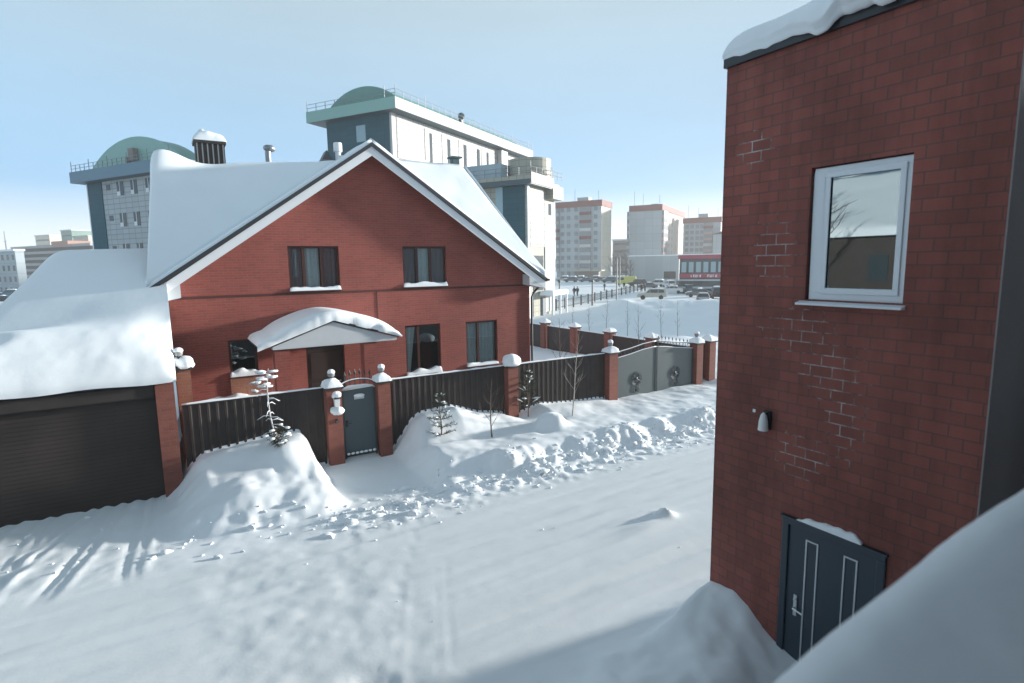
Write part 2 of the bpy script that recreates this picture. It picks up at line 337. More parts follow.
# ------------------------------------------------------------------ ground
FZ = -.7
def ground_h(x, y):
    x = np.asarray(x, float); y = np.asarray(y, float)
    r = np.hypot(x, y)
    h = FZ*ss(26, 55, r)
    n1 = fbm(x*.8, y*.8, 4); n2 = fbm(x*2.6+5, y*2.6, 4); n3 = fbm(x*7+3, y*7, 3); n4 = fbm(x*.35+9, y*.35+2, 3)
    near = 1-ss(24, 34, r)
    # road: packed, faint lengthwise tracks
    road = ss(4.6, 6.6, y)*(1-ss(11.0, 12.0, y))
    yy = y+.05*x+.25*n4
    tr = np.zeros_like(x)
    for c, w, d in ((7.3, .16, .012), (8.0, .2, .014), (9.05, .18, .016), (9.6, .13, .016), (10.2, .22, .018), (10.75, .15, .016)):
        tr -= 1.6*d*np.exp(-((yy-c)/w)**2)*(.75+.8*n4)
    h = h+near*(road*(tr+(.018*fbm(x*.22, y*4.2+.5*n4, 3)+.006*fbm(x*.8+30, y*9, 2))+(.0015*n2+.0015*n3))+(1-road)*.025*n1)
    # plough windrow along the far kerb
    wc = 11.75+.25*n4+.02*x
    lump = np.clip(.45+.8*fbm(x*3.4, y*3.4+40, 3)+.5*fbm(x*8, y*8, 2), 0, 1.6)
    wr = np.exp(-((y-wc)/np.where(y < wc, .38, .55))**2)*ss(1.7, 3.6, x)*(.55+.45*ss(5.5, 9, x))*(1-.45*ss(3.0, 3.8, x)*(1-ss(4.8, 5.8, x)))
    h = h+near*wr*(.06+.13*lump*(1-.45*ss(12.0, 12.5, y)))
    clod = ss(10.6, 11.5, y)*(1-ss(12.3, 13.2, y))*ss(2.2, 3.2, x)
    h = h+near*clod*.07*np.clip(fbm(x*5.5+3, y*5.5, 3), 0, 1)
    # left mound in front of the first fence panel
    yn = y+.35*n1; xn = x+.06*n2+.1*n1
    side = ss(-.45, .5, xn)*(1-ss(2.75, 3.25, xn))
    m1 = (.42*ss(12.2, 13.3, yn)+.22*ss(13.4, 14.3, yn)+.36*ss(14.3, 15.3, y))*(.88+.12*ss(.2, 2.2, x))
    h = h+side*(m1+.10*ss(12.2, 13.5, y)*n1+.015*n2)
    h = h+.28*np.exp(-(((x-2.25)/.55)**2+((y-14.55)/.42)**2))
    h = h+.12*np.exp(-(((x-1.2)/.6)**2+((y-13.3)/.4)**2))
    # right bank
    e2 = ss(5.15, 6.0, xn)*ss(11.75, 12.7, yn)*ss(-1, 0, y)*(1-ss(15.35, 15.6, y)*0)
    h = h+e2*(1-ss(19.0, 21, x)*.2)*near*(.47+.05*n1+.012*n2)*(1-ss(15.66, 15.8, y))
    fz = np.interp(x, [5.2, 6.2, 7.2, 8.1, 9.0, 9.5, 10.5, 13, 14, 16.5, 18.2, 19.2, 20, 24], [0, .55, .62, .30, .12, -.05, .2, .05, -.05, .0, -.02, .15, .1, 0])
    h = h+fz*ss(14.2, 15.3, y)*(1-ss(15.66, 15.8, y))*near
    h = h+.42*np.exp(-(((x-9.75)/.46)**2+((y-13.85)/.42)**2)**1.8)*(1+.3*n2)-.1*np.exp(-(((x-9.3)/.3)**2+((y-13.6)/.3)**2))
    # driveway ruts before the garage
    dw = (1-ss(-.5, .3, x))*ss(11.2, 12.3, y)
    for x0, k in ((-3.5, .25), (-3.2, .27), (-2.75, .1), (-2.5, .12), (-2.05, .32), (-1.8, .34), (-1.45, .18), (-1.2, .2), (-.85, .05), (-.62, .06)):
        cx = x0-k*(15.4-y)-.05*(15.4-y)**2*k+.08*n1
        h = h-dw*.042*np.exp(-((x-cx)/.075)**2)*(.7+n1+.5*n2)+dw*.02*np.exp(-((x-cx-.15)/.07)**2)*(1+n2)
    h = h+dw*(.014*n2+.010*n3)
    # yard behind the fence
    yard = ss(15.6, 15.75, y)*(1-ss(18.95, 19.1, x))*(1-ss(29.5, 30, y))*ss(.0, .2, x)
    h = h+yard*(.55+.1*n1)
    # open snowfield: dumped snow heaps
    def hump(px, py, rx, ry, hh, rot=0.):
        dx, dy = x-px, y-py; c, s_ = math.cos(rot), math.sin(rot)
        u = (dx*c+dy*s_)/rx; v = (-dx*s_+dy*c)/ry
        return hh*np.exp(-(u*u+v*v))*(1+.35*n1)
    h = h+4.3*np.exp(-(((x+17.3)/1.7)**2+((y-18.2)/3.2)**2))*(1+.3*n1)
    fld = ss(20, 23, x)
    h = h+fld*(hump(48, 42, 12, 5, 1.3, -.7)+hump(58, 36, 10, 4, 1.2, -.7)+hump(66, 50, 6, 4, 1.0, .6)+hump(45, 50, 8, 4, .9, .8)+hump(44, 36, 8, 9, .6)+hump(70, 58, 6, 3, .7, .5)+hump(30, 30, 6, 5, .5)+hump(52, 50, 7, 4, .5, .4)+hump(20.3, 15.5, 1.2, 2, .35)+.12*n4+.05*n1)
    # drift against the near brick building, lumps in the foreground
    q = fbm(x*1.5+2, y*1.5, 4)
    d1 = np.exp(-((np.clip(6.55-x, -.6, 9)/1.0)**2))*np.exp(-(np.where(y > 5.15, (y-5.15)/.22, (y-5.15)/1.1)**2))
    h = h+.62*d1*(1+.12*q)
    h = h+(1-ss(4.9, 6.2, y-.25*x*0))*ss(1.5, 3.2, x)*(.18+.11*q)*ss(.5, 2.5, y)
    h = h+.26*np.exp(-(((x-5.2)/.8)**2+((y-4.2)/.6)**2))+.2*np.exp(-(((x-4.0)/.7)**2+((y-4.4)/.5)**2))
    h = h+.2*np.exp(-(((x-8.75)/.16)**2+((y-8.25)/.15)**2))*(1+.8*n3)+.05*np.exp(-(((x-8.2)/.8)**2+((y-8.1)/.2)**2))
    # trodden pit at the lower edge
    tp = np.exp(-(((x-1.75)/.55)**2+((y-6.2)/.75)**2)**2)
    h = h+tp*(.075*fbm(x*5.5+.6*n1, y*1.1+3, 3)+.03*n3-.05)
    # footprints line across the road
    for i in range(16):
        fx, fy = 2.0+i*.16+.09*(i % 2), 6.9+i*.3
        h = h-.006*np.exp(-(((x-fx)/.07)**2+((y-fy)/.12)**2))
    # vehicle track crossing diagonally
    for off in (0, .2, .62, .8):
        c = 2.1+off+(y-6.5)*.42
        h = h-.006*np.exp(-((x-c)/.06)**2)*ss(6.3, 6.8, y)*(1-ss(8.2, 9.6, y))*(.6+n2)
    return h
def axis(lo, hi, step, outer, f):
    a = list(np.arange(lo, hi+1e-6, step)); s_ = step; x = a[-1]
    while x < outer: s_ = min(s_*f, 120); x += s_; a.append(x)
    s_ = step; x = a[0]; b = []
    while x > -outer: s_ = min(s_*f, 120); x -= s_; b.append(x)
    return np.array(b[::-1]+a)
gx = axis(-7, 19.5, .062, 1500, 1.045); gy = axis(3.2, 16.2, .062, 1500, 1.045)
X, Y = np.meshgrid(gx, gy); Zg = ground_h(X, Y)
me = bpy.data.meshes.new('ground'); nx, ny = len(gx), len(gy)
co = np.stack([X, Y, Zg], -1).reshape(-1, 3)
idx = np.arange(nx*ny).reshape(ny, nx)
fc = np.stack([idx[:-1, :-1], idx[:-1, 1:], idx[1:, 1:], idx[1:, :-1]], -1).reshape(-1, 4)
me.vertices.add(len(co)); me.vertices.foreach_set('co', co.ravel()); me.loops.add(fc.size); me.loops.foreach_set('vertex_index', fc.ravel().astype(np.int32))
me.polygons.add(len(fc)); me.polygons.foreach_set('loop_start', np.arange(0, fc.size, 4, dtype=np.int32)); me.polygons.foreach_set('loop_total', np.full(len(fc), 4, dtype=np.int32))
me.polygons.foreach_set('use_smooth', [True]*len(fc)); me.update(); me.validate(); me.materials.append(SNOW_GROUND)
pk_ = ss(5.0, 6.6, Y+.3*fbm(X*.8, Y*.8, 3))*(1-ss(10.9, 11.7, Y+.4*fbm(X*1.1+4, Y*1.1, 3))); pk_ = np.maximum(pk_, (1-ss(-.6, .1, X))*ss(10.5, 11.2, Y)*(1-ss(15.4, 15.6, Y))*.8); pk_ = np.maximum(pk_, ss(3.1, 3.5, X)*(1-ss(4.8, 5.3, X))*ss(10.5, 11, Y)*(1-ss(15.5, 15.7, Y))*.7)
pk_ = pk_*(.72+.28*np.clip(.5+1.2*fbm(X*.35, Y*2.8, 4), 0, 1.3))*(1-ss(26, 34, np.hypot(X, Y)))
at = me.attributes.new('packed', 'FLOAT', 'POINT'); at.data.foreach_set('value', pk_.ravel().astype(np.float32))
gm = SNOW_GROUND.node_tree; ga = gm.nodes.new('ShaderNodeAttribute'); ga.attribute_name = 'packed'
gb = gm.nodes['Principled BSDF']; src = gb.inputs['Base Color'].links[0].from_socket
gx_ = gm.nodes.new('ShaderNodeMix'); gx_.data_type = 'RGBA'; gm.links.new(ga.outputs['Fac'], gx_.inputs['Factor']); gm.links.new(src, gx_.inputs['A']); gx_.inputs['B'].default_value = (.72, .76, .78, 1)
gm.links.new(gx_.outputs['Result'], gb.inputs['Base Color'])
go = bpy.data.objects.new('ground', me); COL.objects.link(go); go['kind'] = 'structure'
go['label'] = 'snow covered street, verge, yard and open field'
def gh(x, y): return float(ground_h(np.array([x]), np.array([y]))[0])
# snow clods thrown up by the plough
cl = MB(); rg = random.Random(5)
for i in range(800):
    x = rg.uniform(2.4, 19.5); y = 11.65+.02*x+rg.gauss(0, .40)
    if x < 5.6 and rg.random() < .25: y = rg.uniform(11.2, 13.4)
    r = min(.10, .015*math.exp(abs(rg.gauss(0, .8)))); k = rg.uniform(.45, .95)
    cl.blob((x, y, gh(x, y)+r*.05), r*rg.uniform(.8, 1.7), r*rg.uniform(.8, 1.5), r*k, i, .34, rg.choice((5, 6, 7)), rg.choice((3, 4, 5)))
for i in range(60):
    x = rg.uniform(-4, 3.2); y = rg.uniform(11.4, 13) if x > -.3 else rg.uniform(12, 15.2); r = abs(rg.gauss(0, .02))+.012
    cl.blob((x, y, gh(x, y)+r*.2), r*1.2, r, r*.8, i, .28, 6, 4)
for i in range(14):
    x = rg.uniform(0, 12); y = rg.uniform(6.5, 11.2); r = abs(rg.gauss(0, .008))+.008
    cl.blob((x, y, gh(x, y)+r*.2), r*1.3, r, r*.8, i, .28, 6, 4)
o = part('snow_clods', cl, SNOW, smooth=60); mark(o, 'broken snow clods left along the plough ridge', 'snow', kind='stuff')

exec_after = []
# ------------------------------------------------------------------ window helper (walls facing -Y)
def facade_window(parent, x0, x1, z0, z1, y, mull, curtains, sill_snow=.1, seed=0, depth=.14):
    f = MB(); w = .07; yf = y+depth-.05; yb = y+depth
    f.box(x0, x1, yf, yb, z1-w, z1); f.box(x0, x1, yf, yb, z0, z0+w); f.box(x0, x0+w, yf, yb, z0+w, z1-w); f.box(x1-w, x1, yf, yb, z0+w, z1-w)
    for q in mull: xm = x0+(x1-x0)*q; f.box(xm-.045, xm+.045, yf-.006, yb, z0+w, z1-w)
    fr = part('window', f, BROWNF, parent)
    g = MB(); g.box(x0+w*.6, x1-w*.6, yf+.018, yf+.026, z0+w*.6, z1-w*.6); part('pane', g, GLASS, fr)
    for a, b, m, zl in curtains:
        c = MB(); xa, xb = x0+(x1-x0)*a, x0+(x1-x0)*b
        c.grid(lambda u, v: (xa+(xb-xa)*u*(1-zl*(1-v)), yb+.05+.022*math.sin(u*(xb-xa)*42+seed), z0-.05+(z1-z0+.1)*v), 28, 3); part('curtain', c, m, fr, smooth='all')
    s = MB(); s.box(x0-.03, x1+.03, y-.09, y+depth-.06, z0-.035, z0-.004); part('sill', s, BROWNF, fr)
    if sill_snow:
        s = MB(); s.snow((x0-.01, y-.08, z0-.003), (x1+.01, y-.08, z0-.003), (x1+.01, y+depth-.055, z0-.003), (x0-.01, y+depth-.055, z0-.003), sill_snow, 14, 4, (.06, .06, .07, 0), seed, .35, 3)
        part('sill_snow', s, SNOW, fr, smooth='all')

# ------------------------------------------------------------------ brick house
YF = 19.0; XL, XR = .05, 12.37; XA, ZA = 6.05, 9.32; ZE = 4.8; YO = 18.5
house = thing('brick_house', 'two storey red brick house with a snow laden gable roof', 'house', (6.2, 19, 0))
def zr(x):  # underside of the gable rake at the wall
    return (ZE+(x+.45)*(ZA-ZE)/(XA+.45) if x < XA else ZE+(12.8-x)*(ZA-ZE)/(12.8-XA))-.12
win_up = [(3.36, 4.94, 4.66, 6.07), (7.13, 8.78, 4.66, 6.07)]
win_lo = [(7.11, 8.46, 1.52, 3.30), (9.51, 10.86, 1.58, 3.28)]
side_w = (1.48, 2.28, 2.12, 3.24); door = (3.72, 4.95, .62, 2.85)
rect = lambda a: [(a[0], a[2]), (a[1], a[2]), (a[1], a[3]), (a[0], a[3])]
w = MB()
outer = [(XL, -.3), (XR, -.3), (XR, zr(XR)), (XA, zr(XA)), (XL, zr(XL))]
w.polyhole(outer, [rect(q) for q in win_up+win_lo+[side_w, door]], lambda u, v, d: (u, YF+d, v), .16)
YB = 26.3
w.polyhole([(YF, -.3), (YB, -.3), (YB, 4.7), (22.6, 9.1), (YF, 4.9)], [], lambda u, v, d: (XL, u, v))
w.polyhole([(YF, -.3), (YB, -.3), (YB, 4.6), (YF, 4.6)], [], lambda u, v, d: (XR, u, v))
w.face([(XL, YB, -.3), (XR, YB, -.3), (XR, YB, 4.6), (XL, YB, 4.6)])
part('wall', w, BRICK, house)
i = MB(); i.box(XL+.2, XR-.2, YF+.9, YF+1.0, -.2, 4.5); i.box(2.2, 10, YF+.9, YF+1.0, 4.55, 6.3); i.box(XL+.2, XR-.2, YF+.17, YF+.9, 4.3, 4.45); part('unlit_room_sheet', i, DARKIN, house)  # dark sheets behind the windows, standing in for unlit rooms
b = MB(); b.box(XL-.012, XR+.012, YF-.022, YF+.01, 4.545, 4.61); b.box(6.12, 6.16, YF-.014, YF+.01, 3.4, 4.545); part('belt_course', b, pm('dark_brick_band', (.075, .026, .022), .85, .2), house)
W3, G3 = CURTW, CURTG
facade_window(house, *[win_up[0][k] for k in (0, 1, 2, 3)], YF, (.30, .66), [(.33, .62, W3, 0), (.0, .27, G3, 0), (.68, 1, G3, 0)], .12, 1)
facade_window(house, *win_up[1], YF, (.33, .64), [(.34, .62, W3, 0), (.02, .3, G3, 0), (.66, .98, G3, 0)], .14, 2)
facade_window(house, *win_lo[0], YF, (.38,), [(.02, .34, W3, .6)], .16, 3)
facade_window(house, *win_lo[1], YF, (.40,), [(.0, .38, W3, 0), (.45, .98, W3, 0)], .12, 4)
facade_window(house, *side_w, YF, (), [], .2, 5)
# orange brick courses below the two lower windows
for (a, c, z0, z1) in win_lo:
    p = MB(); p.box(a-.03, c+.03, YF-.03, YF+.02, z0-.42, z0-.04); part('sill_course', p, BRICK_O, house)
# entrance door
d = MB(); d.box(door[0]+.01, door[1]-.01, YF+.10, YF+.15, door[2], door[3]-.01)
dr = part('door', d, DOORB, house)
p = MB(); p.box(door[0]+.15, door[1]-.15, YF+.085, YF+.1, 1.75, 2.6); p.box(door[0]+.15, door[1]-.15, YF+.085, YF+.1, .8, 1.6); part('door_panel', p, pm('door_panel_brown', (.04, .026, .022), .45), dr)
p = MB(); p.tube([(4.8, YF+.1, 1.62), (4.8, YF+.04, 1.62), (4.66, YF+.04, 1.62)], .014); part('handle', p, TRIMW, dr)
# porch
PY = 16.9
p = MB()
p.box(2.48, 2.88, PY+.08, PY+.48, -.2, 3.08); part('porch_pillar', p, BRICK, house)
p = MB(); p.box(5.02, 5.42, PY+.08, PY+.48, -.2, 3.08); part('porch_pillar', p, BRICK, house)
p = MB(); p.box(2.42, 5.5, PY+.02, YF-.01, -.2, .6); p.box(3.4, 4.6, PY-.3, PY+.019, -.2, .42); part('porch_floor', p, pm('concrete_step', (.3, .3, .3), .9), house)
p = MB(); p.box(side_w[0]-.02, side_w[1]+.02, YF-.06, YF+.02, .9, side_w[2]-.045); part('window_apron', p, BRICK_O, house)
XC0, XC1, XCA, ZC0, ZCA = 2.42, 6.04, 4.12, 3.2, 3.8
p = MB(); p.prism([(XC0, PY, 3.12), (XC1, PY, 3.12), (XC1, PY, ZC0), (XCA, PY, ZCA), (XC0, PY, ZC0)], (0, .06, 0)); part('pediment', p, SOFFIT, house)
p = MB(); p.box(XC0+.02, XC1-.02, PY+.065, YF-.005, 3.1, 3.16); part('porch_ceiling', p, SOFFIT, house)
p = MB()
for (xa, za, xb, zb) in ((XC0-.34, ZC0-.045, XCA, ZCA+.025), (XCA, ZCA+.025, XC1+.06, ZC0-.005)):
    p.prism([(xa, PY-.05, za), (xb, PY-.05, zb), (xb, PY-.05, zb+.06), (xa, PY-.05, za+.06)], (0, YF-PY+.04, 0))
pr_ = part('porch_roof', p, EDGE, house)
p = MB()
def canopy(u, v):
    return 0
def csnow(nu, nv):
    n = len(p.v); pts = []
    for j in range(nv+1):
        v = j/nv; y = PY-.1+(YF-.02-PY+.1)*v
        for i_ in range(nu+1):
            u = i_/nu; x = XC0-.4+(XC1-XC0+.54)*u
            hw_ = (XCA-XC0) if x < XCA else (XC1-XCA); zb = ZC0+.06+(ZCA-ZC0)*(1-min(1, abs(x-XCA)/hw_)**1.7)
            k = math.sqrt(max(0, 1-(1-min(1, u*3.9/.8))**2))*math.sqrt(max(0, 1-(1-min(1, (1-u)*3.9/.6))**2))*math.sqrt(max(0, 1-(1-min(1, (v*2.2+.02)/.3))**2))
            ridge = .10*math.exp(-((x-XCA)/.5)**2)
            t = .26*(1+.12*float(fbm(x*.8, y*.8+4, 3)))
            yy = y-.05*float(fbm(x*2.1, 7, 3))*(1-v)
            p.v.append((x, yy, zb+.004+t*k))
    for j in range(nv):
        for i_ in range(nu): a = n+j*(nu+1)+i_; p.f.append((a, a+1, a+nu+2, a+nu+1))
    m = len(p.v)
    for i_ in range(nu+1):
        x, y, z = p.v[n+i_]
        zb = (ZC0+.06+(x-XC0)*(ZCA-ZC0)/(XCA-XC0)) if x < XCA else (ZC0+.06+(XC1-x)*(ZCA-ZC0)/(XC1-XCA))
        p.v.append((x, y+.03, zb-.01))
    for i_ in range(nu): p.f.append((n+i_+1, n+i_, m+i_, m+i_+1))
csnow(60, 30); part('porch_snow', p, SNOW, pr_, smooth='all')
# gable roof: rake boards, soffit, dark drip edge, snow
p = MB()
def rake(ya, yb, t0, t1, mb, xl=-.45, xr=12.8):
    s1 = (ZA-ZE)/(XA-xl); s2 = (ZA-ZE)/(xr-XA)
    for (xa, za, xb, zb) in ((xl, ZE, XA, ZA), (XA, ZA, xr, ZE)):
        mb.prism([(xa, ya, za-t0), (xb, ya, zb-t0), (xb, ya, zb-t1), (xa, ya, za-t1)], (0, yb-ya, 0))
rake(YO, YO+.04, .38, .09, p); part('rake_board', p, WHITE, house)
p = MB(); rake(YO+.045, YF+.1, .17, .11, p); part('soffit', p, SOFFIT, house)
p = MB(); rake(YO-.05, YO+.36, .10, -.03, p, -.5, 12.86); part('drip_edge', p, EDGE, house)
p = MB()
p.prism([(-.45, YO+.002, ZE-.36), (-.45, YO+.002, ZE-.16), (.36, YO+.002, ZE+.2), (.36, YO+.002, ZE-.2)], (0, YF-YO+.1, 0))
part('eave_box', p, SOFFIT, house); p = MB()
p.prism([(12.8, YO+.002, ZE-.36), (12.8, YO+.002, ZE-.16), (12.05, YO+.002, ZE+.2), (12.05, YO+.002, ZE-.2)], (0, YF-YO+.1, 0))
part('eave_box', p, SOFFIT, house); p = MB()
p.box(-.45, XL-.02, YF+.11, YB+.4, ZE-.3, ZE-.1); part('side_soffit', p, SOFFIT, house); p = MB(); p.box(XR+.02, 12.8, YF+.11, YB+.4, ZE-.3, ZE-.1)
part('side_soffit', p, SOFFIT, house)
RY, RZ = 22.6, 9.38
p = MB()
p.prism([(-.45, YO+.1, ZE-.02), (XA, YO+.1, ZA-.02), (12.8, YO+.1, ZE-.02), (12.8, YO+.1, ZE-.1), (XA, YO+.1, ZA-.1), (-.45, YO+.1, ZE-.1)], (0, 4.0, 0))
p.face([(-.45, YO+.02, ZE-.03), (XA, 22.5, ZA-.03), (-.1, RY, RZ-.8)]); p.face([(12.8, YO+.02, ZE-.03), (11.45, RY, RZ-.03), (XA, 22.5, ZA-.03)])
p.face([(-.1, RY, RZ-.8), (11.45, RY, RZ-.03), (12.8, 26.8, ZE-.03), (-.45, 26.8, ZE-.03)]); p.face([(12.8, YO+.02, ZE-.03), (12.8, 26.8, ZE-.03), (11.45, RY, RZ-.03)])
roof = part('roof', p, EDGE, house)
p = MB()
p.snow((-.44, YO+.0, ZE), (-.42, YO+.02, ZE), (XA, 22.5, ZA-.1), (-.1, RY+.05, RZ-.75), .28, 40, 40, (.22, 0, 0, .35), 1, .10, .7, rise=lambda u, v: .62*math.exp(-((u-.06)/.13)**2)*v**5)
p.snow((12.8, YO+.0, ZE), (12.82, YO+.02, ZE), (11.45, RY+.05, RZ), (XA, 22.5, ZA), .30, 40, 40, (0, .3, 0, 0), 2, .08, .7)
p.snow((-.45, YO+.02, ZE+.03), (-.43, 22.5, ZE+.03), (XA, 22.5, ZA+.03), (XA, YO-.01, ZA+.03), .13, 30, 30, (.10, 0, 0, 0), 3, .1, 1)
p.snow((XA, YO-.01, ZA+.03), (XA, 22.5, ZA+.03), (12.8, 22.5, ZE+.03), (12.8, YO+.02, ZE+.03), .15, 30, 30, (.10, 0, 0, 0), 4, .1, 1)
p.snow((12.8, 26.8, ZE), (-.45, 26.8, ZE), (-.1, RY-.05, RZ-.8), (11.45, RY-.05, RZ), .30, 30, 20, (.3, .3, .3, .3), 5, .1, .7)
p.snow((12.84, YO+.03, ZE), (12.84, 26.7, ZE), (11.5, RY+.1, RZ), (11.48, RY, RZ), .28, 20, 20, (.1, .3, .3, 0), 6, .1, .7)
part('roof_snow', p, SNOW_SOFT, roof, smooth='all')
p = MB(); p.tube([(-.5, YO, ZE-.02), (-.5, 26.8, ZE-.02)], .05); part('gutter', p, EDGE, house); p = MB(); p.tube([(12.9, YO-.1, ZE-.03), (12.9, 26.8, ZE-.03)], .05); part('gutter', p, EDGE, house); p = MB()
p.tube([(12.9, YO+.35, ZE-.06), (12.86, YO+.4, ZE-.22), (12.5, YF-.06, ZE-.55), (12.42, YF-.06, ZE-.7), (12.42, YF-.06, .4)], .045)
part('downpipe', p, EDGE, house)
# chimney and roof vents
CX, CY = 1.72, 23.0
p = MB(); p.box(CX-.45, CX+.45, CY-.35, CY+.35, 8.7, 9.74)
p.box(CX-.5, CX+.5, CY-.41, CY+.41, 9.66, 9.75)
ch = part('chimney', p, DARKM, roof)
p = MB()
for k in range(6): xx = CX-.40+k*.16; p.box(xx-.02, xx+.02, CY-.375, CY-.351, 8.9, 9.655)
part('seam_strips', p, pm('frosted_metal_seam', (.2, .21, .22), .5), ch)
p = MB(); p.snow((CX-.52, CY-.42, 9.75), (CX+.52, CY-.42, 9.75), (CX+.52, CY+.42, 9.75), (CX-.52, CY+.42, 9.75), .26, 14, 12, (.25, .25, .25, .25), 8, .3, 2); part('chimney_snow', p, SNOW, ch, smooth='all')
p = MB(); p.lathe((CX-.2, CY-.1, 9.85), [(.07, 0), (.07, .2), (.13, .21), (.13, .25), (.02, .33)]); part('flue', p, WHITE, ch)
p = MB(); p.lathe((3.62, 23, 9.2), [(.1, 0), (.1, .42)]); p.blob((3.68, 23, 9.73), .2, .18, .13, 3, .1); part('vent_pipe', p, pm('galvanised_steel', (.25, .27, .29), .4, metal=.5), roof, smooth=True)
p = MB(); p.lathe((6.22, 23.2, 9.3), [(.11, 0), (.11, .55), (.17, .56), (.17, .84), (.15, .9)]); part('flue_cap', p, WHITE, roof, smooth=True)
p = MB(); p.prism([(5.55, 23, 9.5), (5.95, 23, 9.5), (5.75, 23, 9.86)], (0, .5, 0)); part('roof_hatch', p, EDGE, roof)
p = MB(); p.box(11.1, 11.4, 23, 23.3, 9.2, 10.0); p.box(11.0, 11.5, 22.9, 23.4, 10.0, 10.06); part('roof_vent', p, pm('teal_steel', (.05, .1, .11), .5), roof)

# ------------------------------------------------------------------ garage
gar = thing('garage', 'brick garage with a wide dark shutter door and thick snow on its roof', 'garage', (-2, 15.5, 0))
GX0 = -4.4
p = MB(); p.box(-.40, -.02, 15.32, 15.72, -.2, 2.78); pier = part('brick_pier', p, BRICK_P, gar)
p = MB(); p.box(GX0-.3, GX0, 15.5, 21.9, -.2, 2.75); p.box(-.2, -.03, 15.73, 18.9, -.2, 2.75); p.box(-2.55, -.03, 21.5, 21.69, -.2, 5.4); p.box(GX0, -.401, 15.75, 15.9, 2.5, 2.75); part('wall', p, BRICK_P, gar)
p = MB()
p.box(GX0, -.403, 15.56, 15.60, -.1, 2.44)
for k in range(26): z = .02+k*.095; p.box(GX0, -.403, 15.554, 15.561, z, z+.087)
part('shutter_door', p, SHUTTER, gar)
p = MB(); p.box(GX0-.2, -.405, 15.38, 15.7, 2.45, 2.76); bevel(part('shutter_housing', p, DARKM, gar), .03)
p = MB()
RG = 21.7; ZG = 5.75; SL = (ZG-2.8)/(RG-15.35)
p.prism([(GX0-.3, 15.35, 2.77), (0, 15.35, 2.77), (0, RG, ZG-.02), (-2.8, RG, ZG-.02)], (0, 0, .06)); groof = part('roof', p, EDGE, gar)
p = MB()
def gsnow():
    nu, nv = 70, 70; n = len(p.v)
    for j in range(nv+1):
        v = (j/nv)**1.4; y = 15.22+(RG-15.22)*v
        xl = GX0-.35+(GX0*-1-2.45)*max(0, (y-15.5)/(RG-15.5))
        for i_ in range(nu+1):
            u = i_/nu; uu = .5-.5*math.cos(math.pi*u); x = xl+(.04-xl)*uu
            zb = 2.83+(y-15.35)*SL if y > 15.35 else 2.83
            k = math.sqrt(max(0, 1-(1-min(1, (y-15.22+.004)/.42))**2))*math.sqrt(max(0, 1-(1-min(1, (x-xl)/.5))**2))
            k *= 1-(.65-.65*math.sqrt(max(0, 1-(1-min(1, (.04-x+.0001)/.28))**2)))*(1-float(ss(16.2, 16.9, y)))
            k *= .45+.55*math.sqrt(max(0, 1-(1-min(1, (RG-y)/.8))**2))
            bulge = .30*math.exp(-((y-16.35)/.75)**2)*(1-.5*math.exp(-((x+.1)/.5)**2))
            t = (.42+bulge)*(1+.07*float(fbm(x*.5+3, y*.5, 2)))
            t += .03*float(fbm(x*2.6, y*2.6+9, 4))*(1-float(ss(15.6, 17.2, y)))
            t -= .25*math.exp(-(((x+3.45)/.3)**2+((y-16.35)/.22)**2))
            t += .17*(x+1.7)*float(ss(16.5, 17.6, y)*(1-.8*ss(19.8, 21.6, y)))  # shade put into the shape: upper snow tilted away from the sun
            yy = y-.05*float(fbm(x*1.1, 3.3, 3))*(1-min(1, (y-15.22)/.6))
            p.v.append((x, yy, zb+t*k))
    for j in range(nv):
        for i_ in range(nu): a = n+j*(nu+1)+i_; p.f.append((a, a+1, a+nu+2, a+nu+1))
    m = len(p.v)
    for i_ in range(nu+1): x, y, z = p.v[n+i_]; p.v.append((x, y+.02, 2.8+.02*math.sin(x*3)))
    for i_ in range(nu): p.f.append((n+i_+1, n+i_, m+i_, m+i_+1))
    m = len(p.v)
    for j in range(nv+1): x, y, z = p.v[n+j*(nu+1)]; p.v.append((x+.02, y, max(2.8, 2.8+(y-15.35)*SL)))
    for j in range(nv): p.f.append((n+j*(nu+1), n+(j+1)*(nu+1), m+j+1, m+j))
    m = len(p.v)
    for j in range(nv+1): x, y, z = p.v[n+j*(nu+1)+nu]; p.v.append((x-.01, y, max(2.79, 2.79+(y-15.35)*SL)))
    for j in range(nv): p.f.append((n+(j+1)*(nu+1)+nu, n+j*(nu+1)+nu, m+j, m+j+1))
gsnow(); part('roof_snow', p, SNOW_SOFT, groof, smooth='all')
p = MB()
for k in range(4): p.box(-4.1, -3.22, 16.12+k*.09, 16.18+k*.09, 3.42+k*.05, 3.52+k*.05)
part('bare_roof_ribs', p, EDGE, groof)

